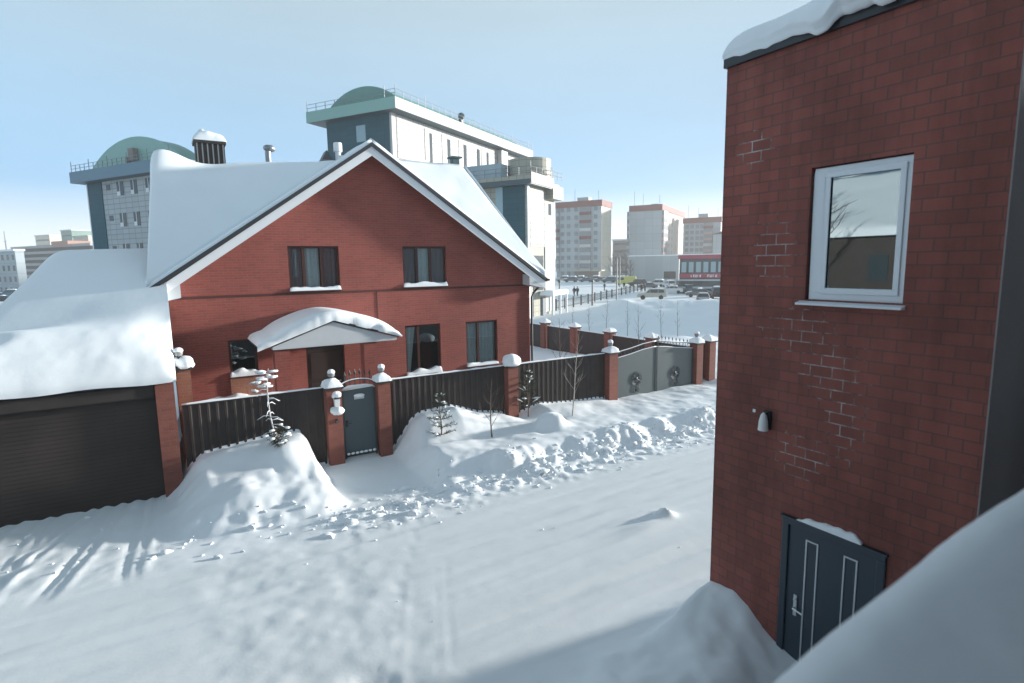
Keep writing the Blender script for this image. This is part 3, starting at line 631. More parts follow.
# ------------------------------------------------------------------ front fence
FY = 15.57
fence = thing('metal_fence', 'dark brown corrugated metal fence between brick pillars along the street', 'fence', (8, FY, 0))
def corr_panel(x0, x1, z0, z1, parent, y=FY+.05):
    mb = MB(); n = max(2, int((x1-x0)/.19)); pts = []
    w_ = (x1-x0)/n
    for k in range(n):
        a = x0+k*w_; pts += [(a, 0), (a+w_*.62, 0), (a+w_*.68, -.016), (a+w_*.94, -.016)]
    pts.append((x1, 0))
    nb = len(mb.v)
    for (x, d_) in pts: mb.v += [(x, y+d_, z0), (x, y+d_, z1)]
    for k in range(len(pts)-1): mb.f.append((nb+2*k, nb+2*k+2, nb+2*k+3, nb+2*k+1))
    q = part('fence_panel', mb, DARKM, parent)
    mb = MB(); mb.box(x0, x1, y-.04, y+.02, z1+.001, z1+.03); part('top_rail', mb, DARKM, q)
    mb = MB(); mb.snow((x0, y-.05, z1+.031), (x1, y-.05, z1+.031), (x1, y+.04, z1+.031), (x0, y+.04, z1+.031), .035, int((x1-x0)*8), 3, (0, 0, .04, .04), int(x0*10), .5, 4); part('rail_snow', mb, SNOW, q, smooth='all')
for a, c in ((.1, 3.44), (5.26, 9.14), (9.56, 13.38), (18.36, 18.72)): corr_panel(a, c, -.05, 2.12, fence)
def pillar(x0, x1, y0, y1, z1, parent, cap='pyramid', mat=None, seed=0):
    mb = MB(); mb.box(x0, x1, y0, y1, -.3, z1); q = part('brick_pillar', mb, mat or BRICK_P, parent)
    mb = MB(); mb.frustum(x0-.05, x1+.05, y0-.05, y1+.05, z1+.001, z1+.05, 1); mb.frustum(x0-.05, x1+.05, y0-.05, y1+.05, z1+.051, z1+.2, .3); part('pillar_cap', mb, DARKM, q)
    mb = MB(); cx, cy = (x0+x1)/2, (y0+y1)/2; rg_ = random.Random(seed)
    if cap == 'pyramid':
        n = 10
        def fn(u, v):
            x = x0-.055+(x1-x0+.11)*u; yv = y0-.055+(y1-y0+.11)*v
            d_ = max(abs(u-.5), abs(v-.5))*2
            return (x, yv, z1+.055+(.2*(1-d_)**.8+.06)*(1+.25*float(fbm(x*5, yv*5, 2)))*(1 if d_ < .99 else .0))
        mb.grid(fn, n, n)
    elif cap == 'small': mb.blob((cx, cy, z1+.14), .25, .25, .2, seed, .15, 14, 9, flat=.1)
    else:
        mb.blob((cx+.05, cy, z1+.17), .36, .33, .24, seed, .12, 16, 10, flat=.12)
    part('cap_snow', mb, SNOW, q, smooth='all'); return q
pil = [(3.46, 3.86, 2.12), (4.88, 5.24, 2.12), (9.16, 9.54, 2.1), (13.40, 13.80, 2.14), (17.98, 18.34, 2.1), (18.74, 19.1, 2.12)]
for k, (a, c, z) in enumerate(pil): pillar(a, c, FY-.2, FY+.2, z, fence, 'lump' if k == 2 else 'pyramid', None, k)
pillar(.06, .36, 15.86, 16.16, 2.95, fence, 'small', BRICK_O, 9)
# ball lamps on pillar tops
for (x, y, z, l) in ((3.66, FY, 2.38, 'snow dusted ball lamp on the brick pillar left of the narrow gate'), (5.06, FY, 2.38, 'ball lamp on the brick pillar right of the narrow gate'),
        (13.6, FY, 2.38, 'ball lamp on the pillar left of the wide driveway gate'), (18.16, FY, 2.36, 'ball lamp on the pillar right of the wide driveway gate'), (.14, 15.95, 3.25, 'small lamp on the tall pillar beside the garage roof')):
    t = thing('pillar_lamp', l, 'lamp', (x, y, z), group='ball lamps on the fence pillars')
    mb = MB(); mb.lathe((x, y, z-.06), [(.07, 0), (.04, .03), (.035, .08), (.07, .1)]); part('lamp_base', mb, IRON, t)
    mb = MB(); mb.blob((x, y, z+.13), .1, .1, .1, 1, 0); part('globe', mb, pm('smoky_globe', (.28, .29, .29), .25), t, smooth='all')
    mb = MB(); mb.blob((x, y, z+.18), .11, .11, .08, 2, .1, flat=.02); part('lamp_snow', mb, SNOW, t, smooth='all')
# wall lantern on the gate pillar
t = thing('wall_lantern', 'black wall lantern heaped with snow on the pillar left of the narrow gate', 'lantern', (3.68, FY-.2, 1.8))
mb = MB(); mb.box(3.64, 3.72, FY-.23, FY-.2, 1.5, 1.95); mb.tube([(3.68, FY-.23, 1.6), (3.68, FY-.34, 1.55), (3.68, FY-.38, 1.66)], .015); part('bracket', mb, IRON, t)
mb = MB(); mb.frustum(3.62, 3.74, FY-.44, FY-.32, 1.68, 1.9, 1.25); part('lantern_glass', mb, LAMPG, t)
mb = MB(); mb.frustum(3.59, 3.77, FY-.47, FY-.29, 1.9, 2.0, .3); part('lantern_roof', mb, IRON, t)
mb = MB(); mb.blob((3.68, FY-.38, 2.0), .11, .11, .1, 4, .15); mb.blob((3.68, FY-.36, 1.56), .19, .15, .12, 5, .15); part('lantern_snow', mb, SNOW, t, smooth='all')
t = thing('doorbell', 'small black intercom box on the pillar below the wall lantern', 'doorbell', (3.68, FY-.2, 1.25))
mb = MB(); mb.box(3.65, 3.73, FY-.23, FY-.201, 1.18, 1.3); bevel(part('casing', mb, IRON, t), .01); mb = MB(); mb.lathe((3.69, FY-.232, 1.22), [(.012, 0), (.012, .004)], 8, 'y'); part('button', mb, TRIMW, t)
# narrow gate
gate = thing('narrow_gate', 'narrow slate blue steel gate with an arched top and iron spikes', 'gate', (4.37, FY, 0))
GA, GB = 3.9, 4.84
def arch(x, a, c, z0, rise): q = (x-(a+c)/2)/((c-a)/2); return z0+rise*math.sqrt(max(0, 1-q*q*.98))
mb = MB(); n = 16
poly = [(GA, FY-.03, .1), (GB, FY-.03, .1)]+[(GB-(GB-GA)*k/n, FY-.03, arch(GB-(GB-GA)*k/n, GA, GB, 1.98, .12)) for k in range(n+1)]
mb.prism(poly, (0, .05, 0)); leaf = part('gate_leaf', mb, SLATE, gate)
mb = MB(); mb.box(GA, GA+.05, FY-.045, FY+.03, .06, 2.0); mb.box(GB-.05, GB, FY-.045, FY+.03, .06, 2.0); mb.box(GA+.05, GB-.05, FY-.045, FY-.031, .1, .16); part('gate_frame', mb, pm('dark_slate_steel', (.035, .05, .058), .4), gate)
mb = MB(); top = [(GA+(GB-GA)*k/n, FY, arch(GA+(GB-GA)*k/n, GA, GB, 2.12, .16)) for k in range(n+1)]; mb.tube(top, .016)
for k in range(6):
    x = GA+.12+k*(GB-GA-.24)/5; z = arch(x, GA, GB, 1.98, .12); zt = arch(x, GA, GB, 2.12, .16)
    mb.tube([(x, FY, z), (x, FY, zt+.14)], .012); mb.lathe((x, FY, zt+.14), [(.012, 0), (.034, .05), (.02, .1), (.002, .17)], 8)
part('spike_rail', mb, IRON, gate, smooth=True)
mb = MB(); mb.snow((GA, FY-.04, 0), (GB, FY-.04, 0), (GB, FY+.03, 0), (GA, FY+.03, 0), .035, 16, 3, (0, 0, .03, .03), 5, .4, 4)
mb.v = [(x, y, z+arch(x, GA, GB, 1.98, .12)+.003) for x, y, z in mb.v]; part('gate_snow', mb, SNOW, gate, smooth='all')
mb = MB(); mb.tube([(x, y, z+.02) for x, y, z in top], .018); part('rail_snow', mb, SNOW, gate, smooth='all')
mb = MB(); mb.box(4.24, 4.52, FY-.052, FY-.031, 1.73, 1.83); pl = part('mail_flap', mb, TRIMW, leaf); mb = MB(); mb.blob((4.38, FY-.05, 1.83), .14, .04, .05, 3, .1); part('flap_snow', mb, SNOW, pl, smooth='all')
mb = MB(); mb.tube([(GA+.1, FY-.04, 1.08), (GA+.1, FY-.09, 1.08), (GA+.22, FY-.09, 1.08)], .012); mb.box(GA+.07, GA+.13, FY-.05, FY-.031, .98, 1.16); part('handle', mb, IRON, leaf)
mb = MB()
for k in range(7): x = GA+.1+k*(GB-GA-.2)/6; mb.lathe((x, FY-.06, .17), [(.02, -.02), (.055, -.01), (.055, .01), (.02, .02)], 10, 'y')
orn = part('scroll_row', mb, IRON, leaf)
mb = MB()
for k in range(7): x = GA+.1+k*(GB-GA-.2)/6; mb.blob((x, FY-.065, .2), .055, .03, .035, k, .1, 8, 6)
part('scroll_snow', mb, SNOW, orn, smooth='all')
# wide gate
wg = thing('driveway_gate', 'wide grey two leaf steel gate with an arched top and round ornaments', 'gate', (15.9, FY, 0))
WA, WB = 13.86, 17.94
def wz(x): return np.interp(x, [WA, 14.6, 15.2, 15.84, 16.4, 17, WB], [1.92, 2.02, 2.13, 2.19, 2.14, 2.05, 1.94])
for (a, c) in ((WA, 15.89), (15.91, WB)):
    mb = MB(); n = 12
    mb.prism([(a, FY-.02, .12), (c, FY-.02, .12)]+[(c-(c-a)*k/n, FY-.02, float(wz(c-(c-a)*k/n))) for k in range(n+1)], (0, .05, 0)); lf = part('gate_leaf', mb, SLATE_L, wg)
    mb = MB(); mb.box(a, a+.05, FY-.04, FY-.021, .12, float(wz(a+.03))-.02); mb.box(c-.05, c, FY-.04, FY-.021, .12, float(wz(c-.03))-.02); mb.box(a+.05, c-.05, FY-.038, FY-.021, .12, .18); part('leaf_frame', mb, pm('dark_slate_steel', (.035, .05, .058), .4), lf)
    for off, m_, r_ in ((.0, SNOW, .022), (.2, IRON, .014), (.222, SNOW, .016)):
        mb = MB(); mb.tube([(a+(c-a)*k/n, FY, float(wz(a+(c-a)*k/n))+off) for k in range(n+1)], r_); part('top_rail' if m_ is IRON else 'rail_snow', mb, m_, lf, smooth='all')
    mb = MB()
    for k in range(12):
        x = a+.1+k*(c-a-.2)/11; z = float(wz(x)); mb.tube([(x, FY, z), (x, FY, z+.2)], .009)
    part('baluster', mb, IRON, lf)
    mb = MB(); cx = (a+c)/2; cz = 1.06
    for r0 in (.26, .21): mb.tube([(cx+r0*math.cos(q*math.pi/12), FY-.04, cz+r0*math.sin(q*math.pi/12)) for q in range(25)], .009, 5)
    for q in range(8): an = q*math.pi/4; mb.tube([(cx+.05*math.cos(an), FY-.04, cz+.05*math.sin(an)), (cx+.14*math.cos(an+.25), FY-.05, cz+.14*math.sin(an+.25)), (cx+.2*math.cos(an), FY-.04, cz+.2*math.sin(an))], .009, 5)
    mb.blob((cx, FY-.045, cz), .06, .025, .06, 2, .1, 8, 6)
    for sx in (-1, 1): mb.tube([(cx+sx*.1, FY-.04, cz-.26), (cx+sx*.16, FY-.04, cz-.42), (cx+sx*.06, FY-.04, cz-.52), (cx+sx*.02, FY-.04, cz-.4)], .012, 5)
    part('round_ornament', mb, pm('wrought_slate', (.06, .078, .085), .5), lf, smooth=True)
# side fence running back along the plot
sf = thing('boundary_fence', 'low dark fence with reddish brick pillars behind the yard along the snowfield', 'fence', (19.0, 22, 0))
for a, c, in ((15.8, 18.66), (19.12, 21.56), (22.04, 24.42), (24.9, 27.3), (27.78, 30.5)):
    mb = MB(); mb.box(18.98, 19.02, a, c, -.1, 1.78); q = part('fence_panel', mb, DARKM, sf)
    mb = MB(); mb.snow((18.96, a, 1.781), (19.04, a, 1.781), (19.04, c, 1.781), (18.96, c, 1.781), .035, 3, 16, (.03, .03, 0, 0), int(a), .4, 3); part('panel_snow', mb, SNOW, q, smooth='all')
for k, yc in enumerate((18.88, 21.8, 24.66, 27.54)): pillar(18.8, 19.2, yc-.22, yc+.22, 1.9, sf, 'pyramid', None, 20+k)
mb = MB()
for k in range(13): y = 15.95+k*.21; mb.tube([(19, y, 1.78), (19, y, 1.98)], .012); mb.lathe((19, y, 1.96), [(.012, 0), (.03, .05), (.002, .14)], 6)
part('spike_rail', mb, IRON, sf)

# ------------------------------------------------------------------ near brick building on the right
XW = 6.5; TZ = 7.88; YC, YN = 5.2, 2.13
bb = thing('brick_building', 'tall dark red brick building close on the right with one white window', 'building', (6.5, 3.6, 0))
WIN = (2.92, 3.98, 4.93, 6.45); DOOR = (2.88, 4.10, -.05, 2.2)
w = MB()
w.polyhole([(YN, -.4), (YC, -.4), (YC, TZ), (YN, TZ)], [rect(WIN), rect(DOOR)], lambda u, v, d: (XW+d, u, v), .18)
w.face([(XW, YC, -.4), (XW+3.6, YC, -.4), (XW+3.6, YC, TZ), (XW, YC, TZ)]); w.face([(XW+3.6, YN, -.4), (XW+3.6, YC, -.4), (XW+3.6, YC, TZ), (XW+3.6, YN, TZ)])
w.face([(XW+.3, YN+.05, -.3), (XW+.3, YC-.05, -.3), (XW+.3, YC-.05, TZ-.1), (XW+.3, YN+.05, TZ-.1)])
part('wall', w, BRICK_R, bb)
w = MB(); w.box(XW-.004, XW+3.6, YN-.016, YN-.002, -.4, TZ); part('end_wall', w, GREYPL, bb)
w = MB(); w.box(XW-.05, XW+3.65, YN-.1, YC+.02, TZ+.001, TZ+.11); rf = part('roof', w, EDGE, bb)
p = MB()
def rsnow():
    nu, nv = 60, 90; n = len(p.v)
    for j in range(nv+1):
        v = j/nv; y = YC+.03-(YC-YN+.28)*v
        ov = .10+.16*float(fbm(y*1.3, 2.2, 3))+.14*ss(.15, .5, v)-.10*ss(.0, .2, v); ov = max(.02, ov)*float(.25+.75*ss(0, .18, v))
        for i_ in range(nu+1):
            u = i_/nu; a = min(1, u/.3)
            if u < .3:  # rounded overhanging lip
                an = math.pi*(.5+a*.5)-math.pi/2*0
                th = math.pi*a
                x = XW-.05-ov*math.sin(th*.5+.0)*1.0 if a < .5 else XW-.05-ov*math.sin(math.pi*(1-a)+math.pi*0) if False else XW-.05-ov*math.sin(th)
                z = TZ+.12-.15*math.sin(th)*(1-a)*1.2*(.4+float(abs(fbm(y*2.3, 8, 3)))*2)+.27*(a*a*(3-2*a))
            else:
                x = XW-.05+(u-.3)/.7*3.6; z = TZ+.39+.12*math.sin((u-.3)*2)
            z += .05*float(fbm(x*1.5, y*1.5, 3))
            k = math.sqrt(max(0, 1-(1-min(1, (v*3.4+.02)/.5))**2))
            p.v.append((x, y+.0, TZ+.115+(z-TZ-.115)*k))
    for j in range(nv):
        for i_ in range(nu): a = n+j*(nu+1)+i_; p.f.append((a, a+1, a+nu+2, a+nu+1))
rsnow(); part('roof_snow', p, SNOW, rf, smooth='all')
# window: frame, sash, pane, sill, dark backing sheet
f = MB(); xo, xi = XW+.035, XW+.12; y0, y1, z0, z1 = WIN
y1 -= .025; z1 -= .015
f.box(xo, xi, y0, y1, z1-.075, z1); f.box(xo, xi, y0, y1, z0, z0+.09); f.box(xo, xi, y0, y0+.075, z0+.09, z1-.075); f.box(xo, xi, y1-.17, y1, z0+.09, z1-.075)
wf = bevel(part('window', f, pm('white_plastic_frame', (.72, .76, .8), .35, .04), bb), .008)
f = MB(); a0, a1, b0, b1 = y0+.06, y1-.14, z0+.075, z1-.06; xs = XW+.018
f.box(xs, xo-.002, a0, a1, b1-.06, b1); f.box(xs, xo-.002, a0, a1, b0, b0+.06); f.box(xs, xo-.002, a0, a0+.06, b0+.06, b1-.06); f.box(xs, xo-.002, a1-.06, a1, b0+.06, b1-.06)
bevel(part('sash', f, MATS['white_plastic_frame'], wf), .008)
f = MB(); f.box(XW+.046, XW+.054, a0+.05, a1-.05, b0+.05, b1-.05); part('pane', f, MIRROR, wf)
f = MB(); f.box(XW+.14, XW+.16, y0, y1, z0, z1); part('unlit_room_backing', f, DARKIN, wf)  # dark sheet behind the pane, standing in for the unlit room
f = MB(); f.prism([(XW-.09, y0-.03, z0-.06), (XW-.09, y0-.03, z0-.035), (XW+.049, y0-.03, z0-.004), (XW+.049, y0-.03, z0-.06)], (0, y1-y0+.12, 0)); bevel(part('sill', f, MATS['white_plastic_frame'], wf), .006)
# steel door
d = MB(); y0, y1, z0, z1 = DOOR
d.box(XW-.03, XW+.08, y0, y0+.09, z0, z1-.1); d.box(XW-.03, XW+.08, y1-.09, y1, z0, z1-.1); d.box(XW-.03, XW+.08, y0, y1, z1-.1, z1); df = bevel(part('door', d, DOORN, bb), .01)
d = MB(); d.box(XW+.0, XW+.06, y0+.092, y1-.092, z0, z1-.102); lf = part('door_leaf', d, DOORN, df)
d = MB()
for (ya, yb) in ((y0+.30, y0+.44), (y1-.46, y1-.32)):
    for q in (ya, yb): d.box(XW-.010, XW-.0005, q-.009, q+.009, .12, 1.98)
    d.box(XW-.010, XW-.0005, ya+.009, yb-.009, 1.962, 1.98)
part('silver_trim', d, TRIMW, lf)
d = MB(); hy = y1-.22; d.box(XW-.016, XW-.001, hy-.022, hy+.022, .92, 1.2); d.tube([(XW-.01, hy, 1.03), (XW-.06, hy, 1.03), (XW-.065, hy-.13, 1.015)], .012); d.lathe((XW-.02, hy, 1.14), [(.02, -.01), (.02, .01)], 10, 'x'); part('handle', d, TRIMW, lf)
d = MB(); d.snow((XW-.05, y0+.25, z1+.001), (XW-.0, y0+.25, z1+.001), (XW-.0, y1-.2, z1+.001), (XW-.05, y1-.2, z1+.001), .05, 3, 16, (.03, 0, .1, .1), 6, .9, 5); part('lintel_snow', d, SNOW, df, smooth='all')
d = MB(); d.box(XW-.05, XW-.0, y0-.02, y1+.02, z1-.03, z1); part('door_hood', d, DOORN, df)
# wall lamp
t = thing('wall_lamp', 'small white wall lamp on the dark brick building above its door', 'lamp', (XW, 4.38, 3.3))
mb = MB(); mb.box(XW-.03, XW, 4.33, 4.43, 3.24, 3.48); mb.tube([(XW-.02, 4.38, 3.44), (XW-.08, 4.38, 3.46), (XW-.1, 4.38, 3.4)], .016); part('bracket', mb, IRON, t)
mb = MB(); mb.lathe((XW-.1, 4.38, 3.24), [(.065, 0), (.06, .03), (.055, .12), (.035, .2), (.012, .23)], 12); part('lamp_shade', mb, LAMPG, t, smooth=True)
mb = MB(); mb.box(XW-.015, XW, 4.56, 4.6, 3.42, 3.46); part('junction_box', mb, LAMPG, t)

# ------------------------------------------------------------------ low snowy porch roof right below the viewpoint
px_ = thing('porch_roof', 'low porch roof under deep soft snow at the lower right corner', 'roof', (2.5, .3, 4))
w = MB(); w.box(.95, 6.2, -2.5, .62, -.4, 4.15); part('wall', w, GREYPL, px_)
p = MB()
A = CAM+ray(1068, 488)*1.5; B = CAM+ray(1032, 513)*1.42; C2 = CAM+ray(970, 566)*1.3; D2 = CAM+ray(913, 616)*1.2; E2 = CAM+ray(858, 662)*1.12; F2 = CAM+ray(808, 709)*1.06; G2 = CAM+ray(750, 768)*1.0
crest = [A+(A-B)*3.5, A, B, C2, D2, E2, F2, G2, G2+(G2-F2)*2]
def cr(u):
    q = u*(len(crest)-1); k = min(int(q), len(crest)-2); a = q-k
    p0, p1, p2, p3 = crest[max(k-1, 0)], crest[k], crest[k+1], crest[min(k+2, len(crest)-1)]
    return .5*((2*p1)+(p2-p0)*a+(2*p0-5*p1+4*p2-p3)*a*a+(3*p1-p0-3*p2+p3)*a**3)
back = Vector((-.35, -1, 0)).normalized()
def nsn(u, v):
    c = cr(u)
    if v < .35:
        q = 1-v/.35; d_ = -back*(.30*math.sin(q*1.5)); z = -.62*(1-math.cos(q*1.5))-.05*q
    else:
        q = (v-.35)/.65; d_ = back*(2.0*q); z = -.16*q*q*2-.06*q
    x, y = c.x+d_.x, c.y+d_.y
    return (x, y, c.z+z+.02*float(fbm(x*3, y*3, 3))*min(1, abs(v-.35)*4)+.003*float(fbm(x*14, y*14, 2)))
p.grid(nsn, 80, 60); part('snow_heap', p, SNOW_NEAR, px_, smooth='all')
own = thing('plaster_building', 'grey plastered house wall right behind the viewpoint', 'building', (-4, -4, 0))
w = MB(); w.box(-16, .94, -9, -.35, -.4, 8.2); part('wall', w, GREYPL, own); w = MB(); w.box(-16.4, 6.9, -9.4, 1.0, 8.201, 8.45); part('roof', w, EDGE, own); w = MB(); w.box(-16, 2.3, -.345, 2.3, 7.3, 7.5); part('added_shade_slab', w, GREYPL, own)  # unseen slab added overhead to keep sky light off the near snow
wing = thing('added_shade_wing', 'unseen grey plastered wing added to keep the sun off the near end wall', 'building', (12, -3, 0))  # unseen block added to keep the sun off the end wall
w = MB(); w.box(7, 27, -9, .6, -.4, 8.2); part('wall', w, GREYPL, wing); w = MB(); w.box(6.91, 27.1, -9.1, .7, 8.201, 8.5); part('roof', w, EDGE, wing)

# ------------------------------------------------------------------ saplings
def needle_tuft(mb, a, b, rg_, n=14, l=.09):
    a = Vector(a); b = Vector(b); d_ = (b-a).normalized()
    for k in range(n):
        t_ = rg_.random(); p0 = a.lerp(b, t_)
        q = Vector((rg_.gauss(0, 1), rg_.gauss(0, 1), rg_.gauss(0, 1))).normalized(); q = (q+d_*.9).normalized()
        s_ = q.cross(Vector((rg_.random(), rg_.random(), rg_.random()))).normalized()*.008
        mb.face([p0-s_, p0+s_, p0+q*l])
def small_pine(name, label, base, h, spread, seed, snowy=.5, lean=(0, 0), bare_low=0., whorls=6):
    rg_ = random.Random(seed); t_ = thing(name, label, 'tree', base, group='young trees along the fence'); bx, by, bz = base
    tr = MB(); pts = [(bx+lean[0]*q*q+.02*math.sin(q*7), by+lean[1]*q*q, bz-.1+(h+.1)*q) for q in [k/8 for k in range(9)]]
    tr.tube(pts, [.022*(1-.75*k/8) for k in range(9)], 6); part('trunk', tr, BARK, t_, smooth=True)
    cr_, sn = MB(), MB(); br = MB()
    for k in range(whorls):
        q = bare_low+(1-bare_low)*(k+.5)/whorls; i0 = min(7, int(q*8)); p0 = Vector(pts[i0]).lerp(Vector(pts[i0+1]), q*8-i0)
        L = spread*(1-q)**.7*rg_.uniform(.8, 1.15)+.07; nb = rg_.randint(4, 6); a0 = rg_.random()*6
        for j in range(nb):
            an = a0+j*6.283/nb+rg_.uniform(-.3, .3); d_ = Vector((math.cos(an), math.sin(an), rg_.uniform(.1, .5)))
            e_ = p0+d_*L; m_ = p0+d_*L*.5+Vector((0, 0, -.03*L)); br.tube([p0, m_, e_], [.008, .006, .003], 4)
            needle_tuft(cr_, p0.lerp(e_, .15), e_, rg_, 42, .09)
            if rg_.random() < snowy:
                z_ = Vector((0, 0, .014)); sn.tube([p0.lerp(e_, .35)+z_, p0.lerp(e_, .7)+z_, e_+z_], [.008, rg_.uniform(.015, .035), .008], 6)
                if rg_.random() < .4: sn.blob(p0.lerp(e_, rg_.uniform(.5, .9))+Vector((0, 0, .02)), rg_.uniform(.03, .07), rg_.uniform(.03, .06), rg_.uniform(.015, .03), rg_.randint(0, 99), .35, 8, 6)
    needle_tuft(cr_, pts[-2], Vector(pts[-1])+Vector((0, 0, .08)), rg_, 24, .08)
    part('branch', br, BARK, t_); part('crown', cr_, NEEDLE, t_, merge=False)
    if snowy > 0: part('branch_snow', sn, SNOW, t_, smooth='all')
def bare_tree(name, label, base, h, seed, r0=.02, mat=None, nb=9, up=.9, group='young trees along the fence', snow=False, levels=2, lean=0., lo=.25, spread=1.):
    rg_ = random.Random(seed); t_ = thing(name, label, 'tree', base, group=group); bx, by, bz = base; mat = mat or BARK
    N_ = 10; tr = MB(); ph = rg_.random()*6
    pts = [Vector((bx+lean*q+.03*h*math.sin(q*5+ph)*.4, by+.02*h*math.sin(q*4+ph*2)*.5, bz-.15+(h+.15)*q)) for q in [k/N_ for k in range(N_+1)]]
    tr.tube(pts, [r0*(1-.85*k/N_) for k in range(N_+1)], 6); part('trunk', tr, mat, t_, smooth=True)
    cr_ = MB()
    def grow(p0, d_, L, r, lev):
        p1 = p0+d_*L*.5+Vector((rg_.gauss(0, .04), rg_.gauss(0, .04), .03))*L; p2 = p0+d_*L+Vector((0, 0, .12*L))
        cr_.tube([p0, p1, p2], [r, r*.7, r*.3], 4)
        if lev > 0:
            for k in range(rg_.randint(3, 4)):
                q = rg_.uniform(.3, .95); an = rg_.uniform(-.8, .8); nd = (d_+Vector((rg_.gauss(0, .5), rg_.gauss(0, .5), rg_.uniform(.0, .6)))).normalized()
                grow(p0.lerp(p2, q), nd, L*rg_.uniform(.35, .6), r*.55, lev-1)
    for k in range(nb):
        q = lo+(.97-lo)*k/nb; i0 = min(N_-1, int(q*N_)); p0 = pts[i0].lerp(pts[i0+1], q*N_-i0); an = k*2.4+rg_.uniform(-.4, .4)
        d_ = Vector((math.cos(an), math.sin(an), up*rg_.uniform(.7, 1.2))).normalized()
        grow(p0, d_, spread*h*.34*(1-q)**.6*rg_.uniform(.7, 1.1)+.08, r0*.45*(1-.7*q), levels-1)
    part('crown', cr_, mat, t_, merge=False)
    return t_
def onground(x, y): return (x, y, gh(x, y)-.03)
# thin snow-crusted fir bending over the left mound, with a fir tuft at its foot
bx, by = 1.95, 14.75; bz = gh(bx, by)
t = thing('bent_sapling', 'thin frosted sapling rising before the first fence panel from the left mound', 'tree', (bx, by, bz), group='young trees along the fence')
tr = MB(); pts = [Vector((bx+dx, by, bz+dz)) for dx, dz in ((.12, -.1), (.06, .3), (.0, .75), (-.03, 1.2), (-.02, 1.6), (.03, 1.95))]
tr.tube(pts, [.025, .022, .02, .016, .013, .008], 6); part('trunk', tr, pm('frosted_bark', (.5, .5, .5), .8, .3, 18), t, smooth=True)
rg = random.Random(31); br, ndl, sn = MB(), MB(), MB()
for k in range(26):
    q = rg.uniform(.15, .95); i0 = min(4, int(q*5)); p0 = pts[i0].lerp(pts[i0+1], q*5-i0); an = rg.random()*6.28; L = .34*(1.1-q*.5)
    e_ = p0+Vector((math.cos(an)*L, math.sin(an)*L, -.25*L if q < .8 else .2*L)); br.tube([p0, p0.lerp(e_, .5)+Vector((0, 0, .04)), e_], [.007, .005, .003], 4); 
    if k % 3: needle_tuft(ndl, p0.lerp(e_, .3), e_, rg, 8, .05)
    sn.tube([p0+Vector((0, 0, .01)), p0.lerp(e_, .5)+Vector((0, 0, .05)), e_], [.008, .012, .006], 5)
    if q > .74: sn.blob(p0.lerp(e_, .6)+Vector((0, 0, .025)), .085, .07, .03, k, .4, 9, 6)
for k in range(60):
    an = rg.random()*6.28; p0 = pts[0]+Vector((0, 0, .1+rg.random()*.45)); L = rg.uniform(.15, .32); e_ = p0+Vector((math.cos(an)*L, math.sin(an)*L-.05, .02)); br.tube([p0, e_], [.006, .003], 4); needle_tuft(ndl, p0.lerp(e_, .2), e_, rg, 18, .075)
    if rg.random() < .35: sn.blob(e_+Vector((0, 0, .02)), .07, .06, .03, k, .2, 8, 6)
part('branch', br, BARK, t); part('crown', ndl, NEEDLE, t, merge=False); part('branch_snow', sn, SNOW, t, smooth='all')
small_pine('young_pine', 'snow dotted little pine before the second fence panel beside the path', onground(6.4, 14.55), 1.25, .45, 3, .7)
bare_tree('bare_sapling', 'leafless twiggy sapling left of the pillar with the lopsided snow cap', onground(7.75, 14.0), 1.75, 11, .026, None, 8, 1.0, spread=1.25)
small_pine('young_pine', 'taller young pine just right of the pillar with the lopsided snow cap', onground(9.72, 15.1), 1.55, .6, 5, .5, bare_low=.25)
bare_tree('birch_sapling', 'slender pale birch sapling before the third fence panel', onground(10.85, 14.3), 2.75, 13, .024, BARKB, 12, 1.3, lean=.35, lo=.3, spread=.7)
bare_tree('yard_tree', 'young bare tree in the yard just right of the house', onground(14.2, 19.5), 2.6, 21, .025, None, 12, 1.2, 'bare trees in the yard')
bare_tree('yard_tree', 'thin bare tree in the yard farther right beside the boundary fence', onground(17.6, 18.3), 3.0, 22, .024, None, 10, 1.4, 'bare trees in the yard', spread=.6)
bare_tree('yard_tree', 'small bare shrub in the yard close to the house corner', onground(14.6, 23.5), 2.2, 23, .02, None, 10, 1.0, 'bare trees in the yard')
lab = ['leftmost thin leafless tree standing in the snowfield', 'second thin leafless tree from the left in the snowfield', 'third thin leafless tree from the left in the snowfield', 'fourth thin leafless tree from the left in the snowfield', 'fifth thin leafless tree from the left in the snowfield', 'rightmost thin leafless tree standing in the snowfield']
for k, (x_, y_, h) in enumerate(((551, 330, 3.2), (569, 325, 2.6), (588, 322, 3.4), (607, 328, 2.8), (640, 332, 3.2), (657, 331, 2.6))):
    g = at_z(x_, y_, 0); q = .88; bare_tree('field_tree', lab[k], onground(g.x*q+2, g.y*q), h, 40+k, .022, None, 9, 1.8, 'thin trees in the snowfield', spread=.55)

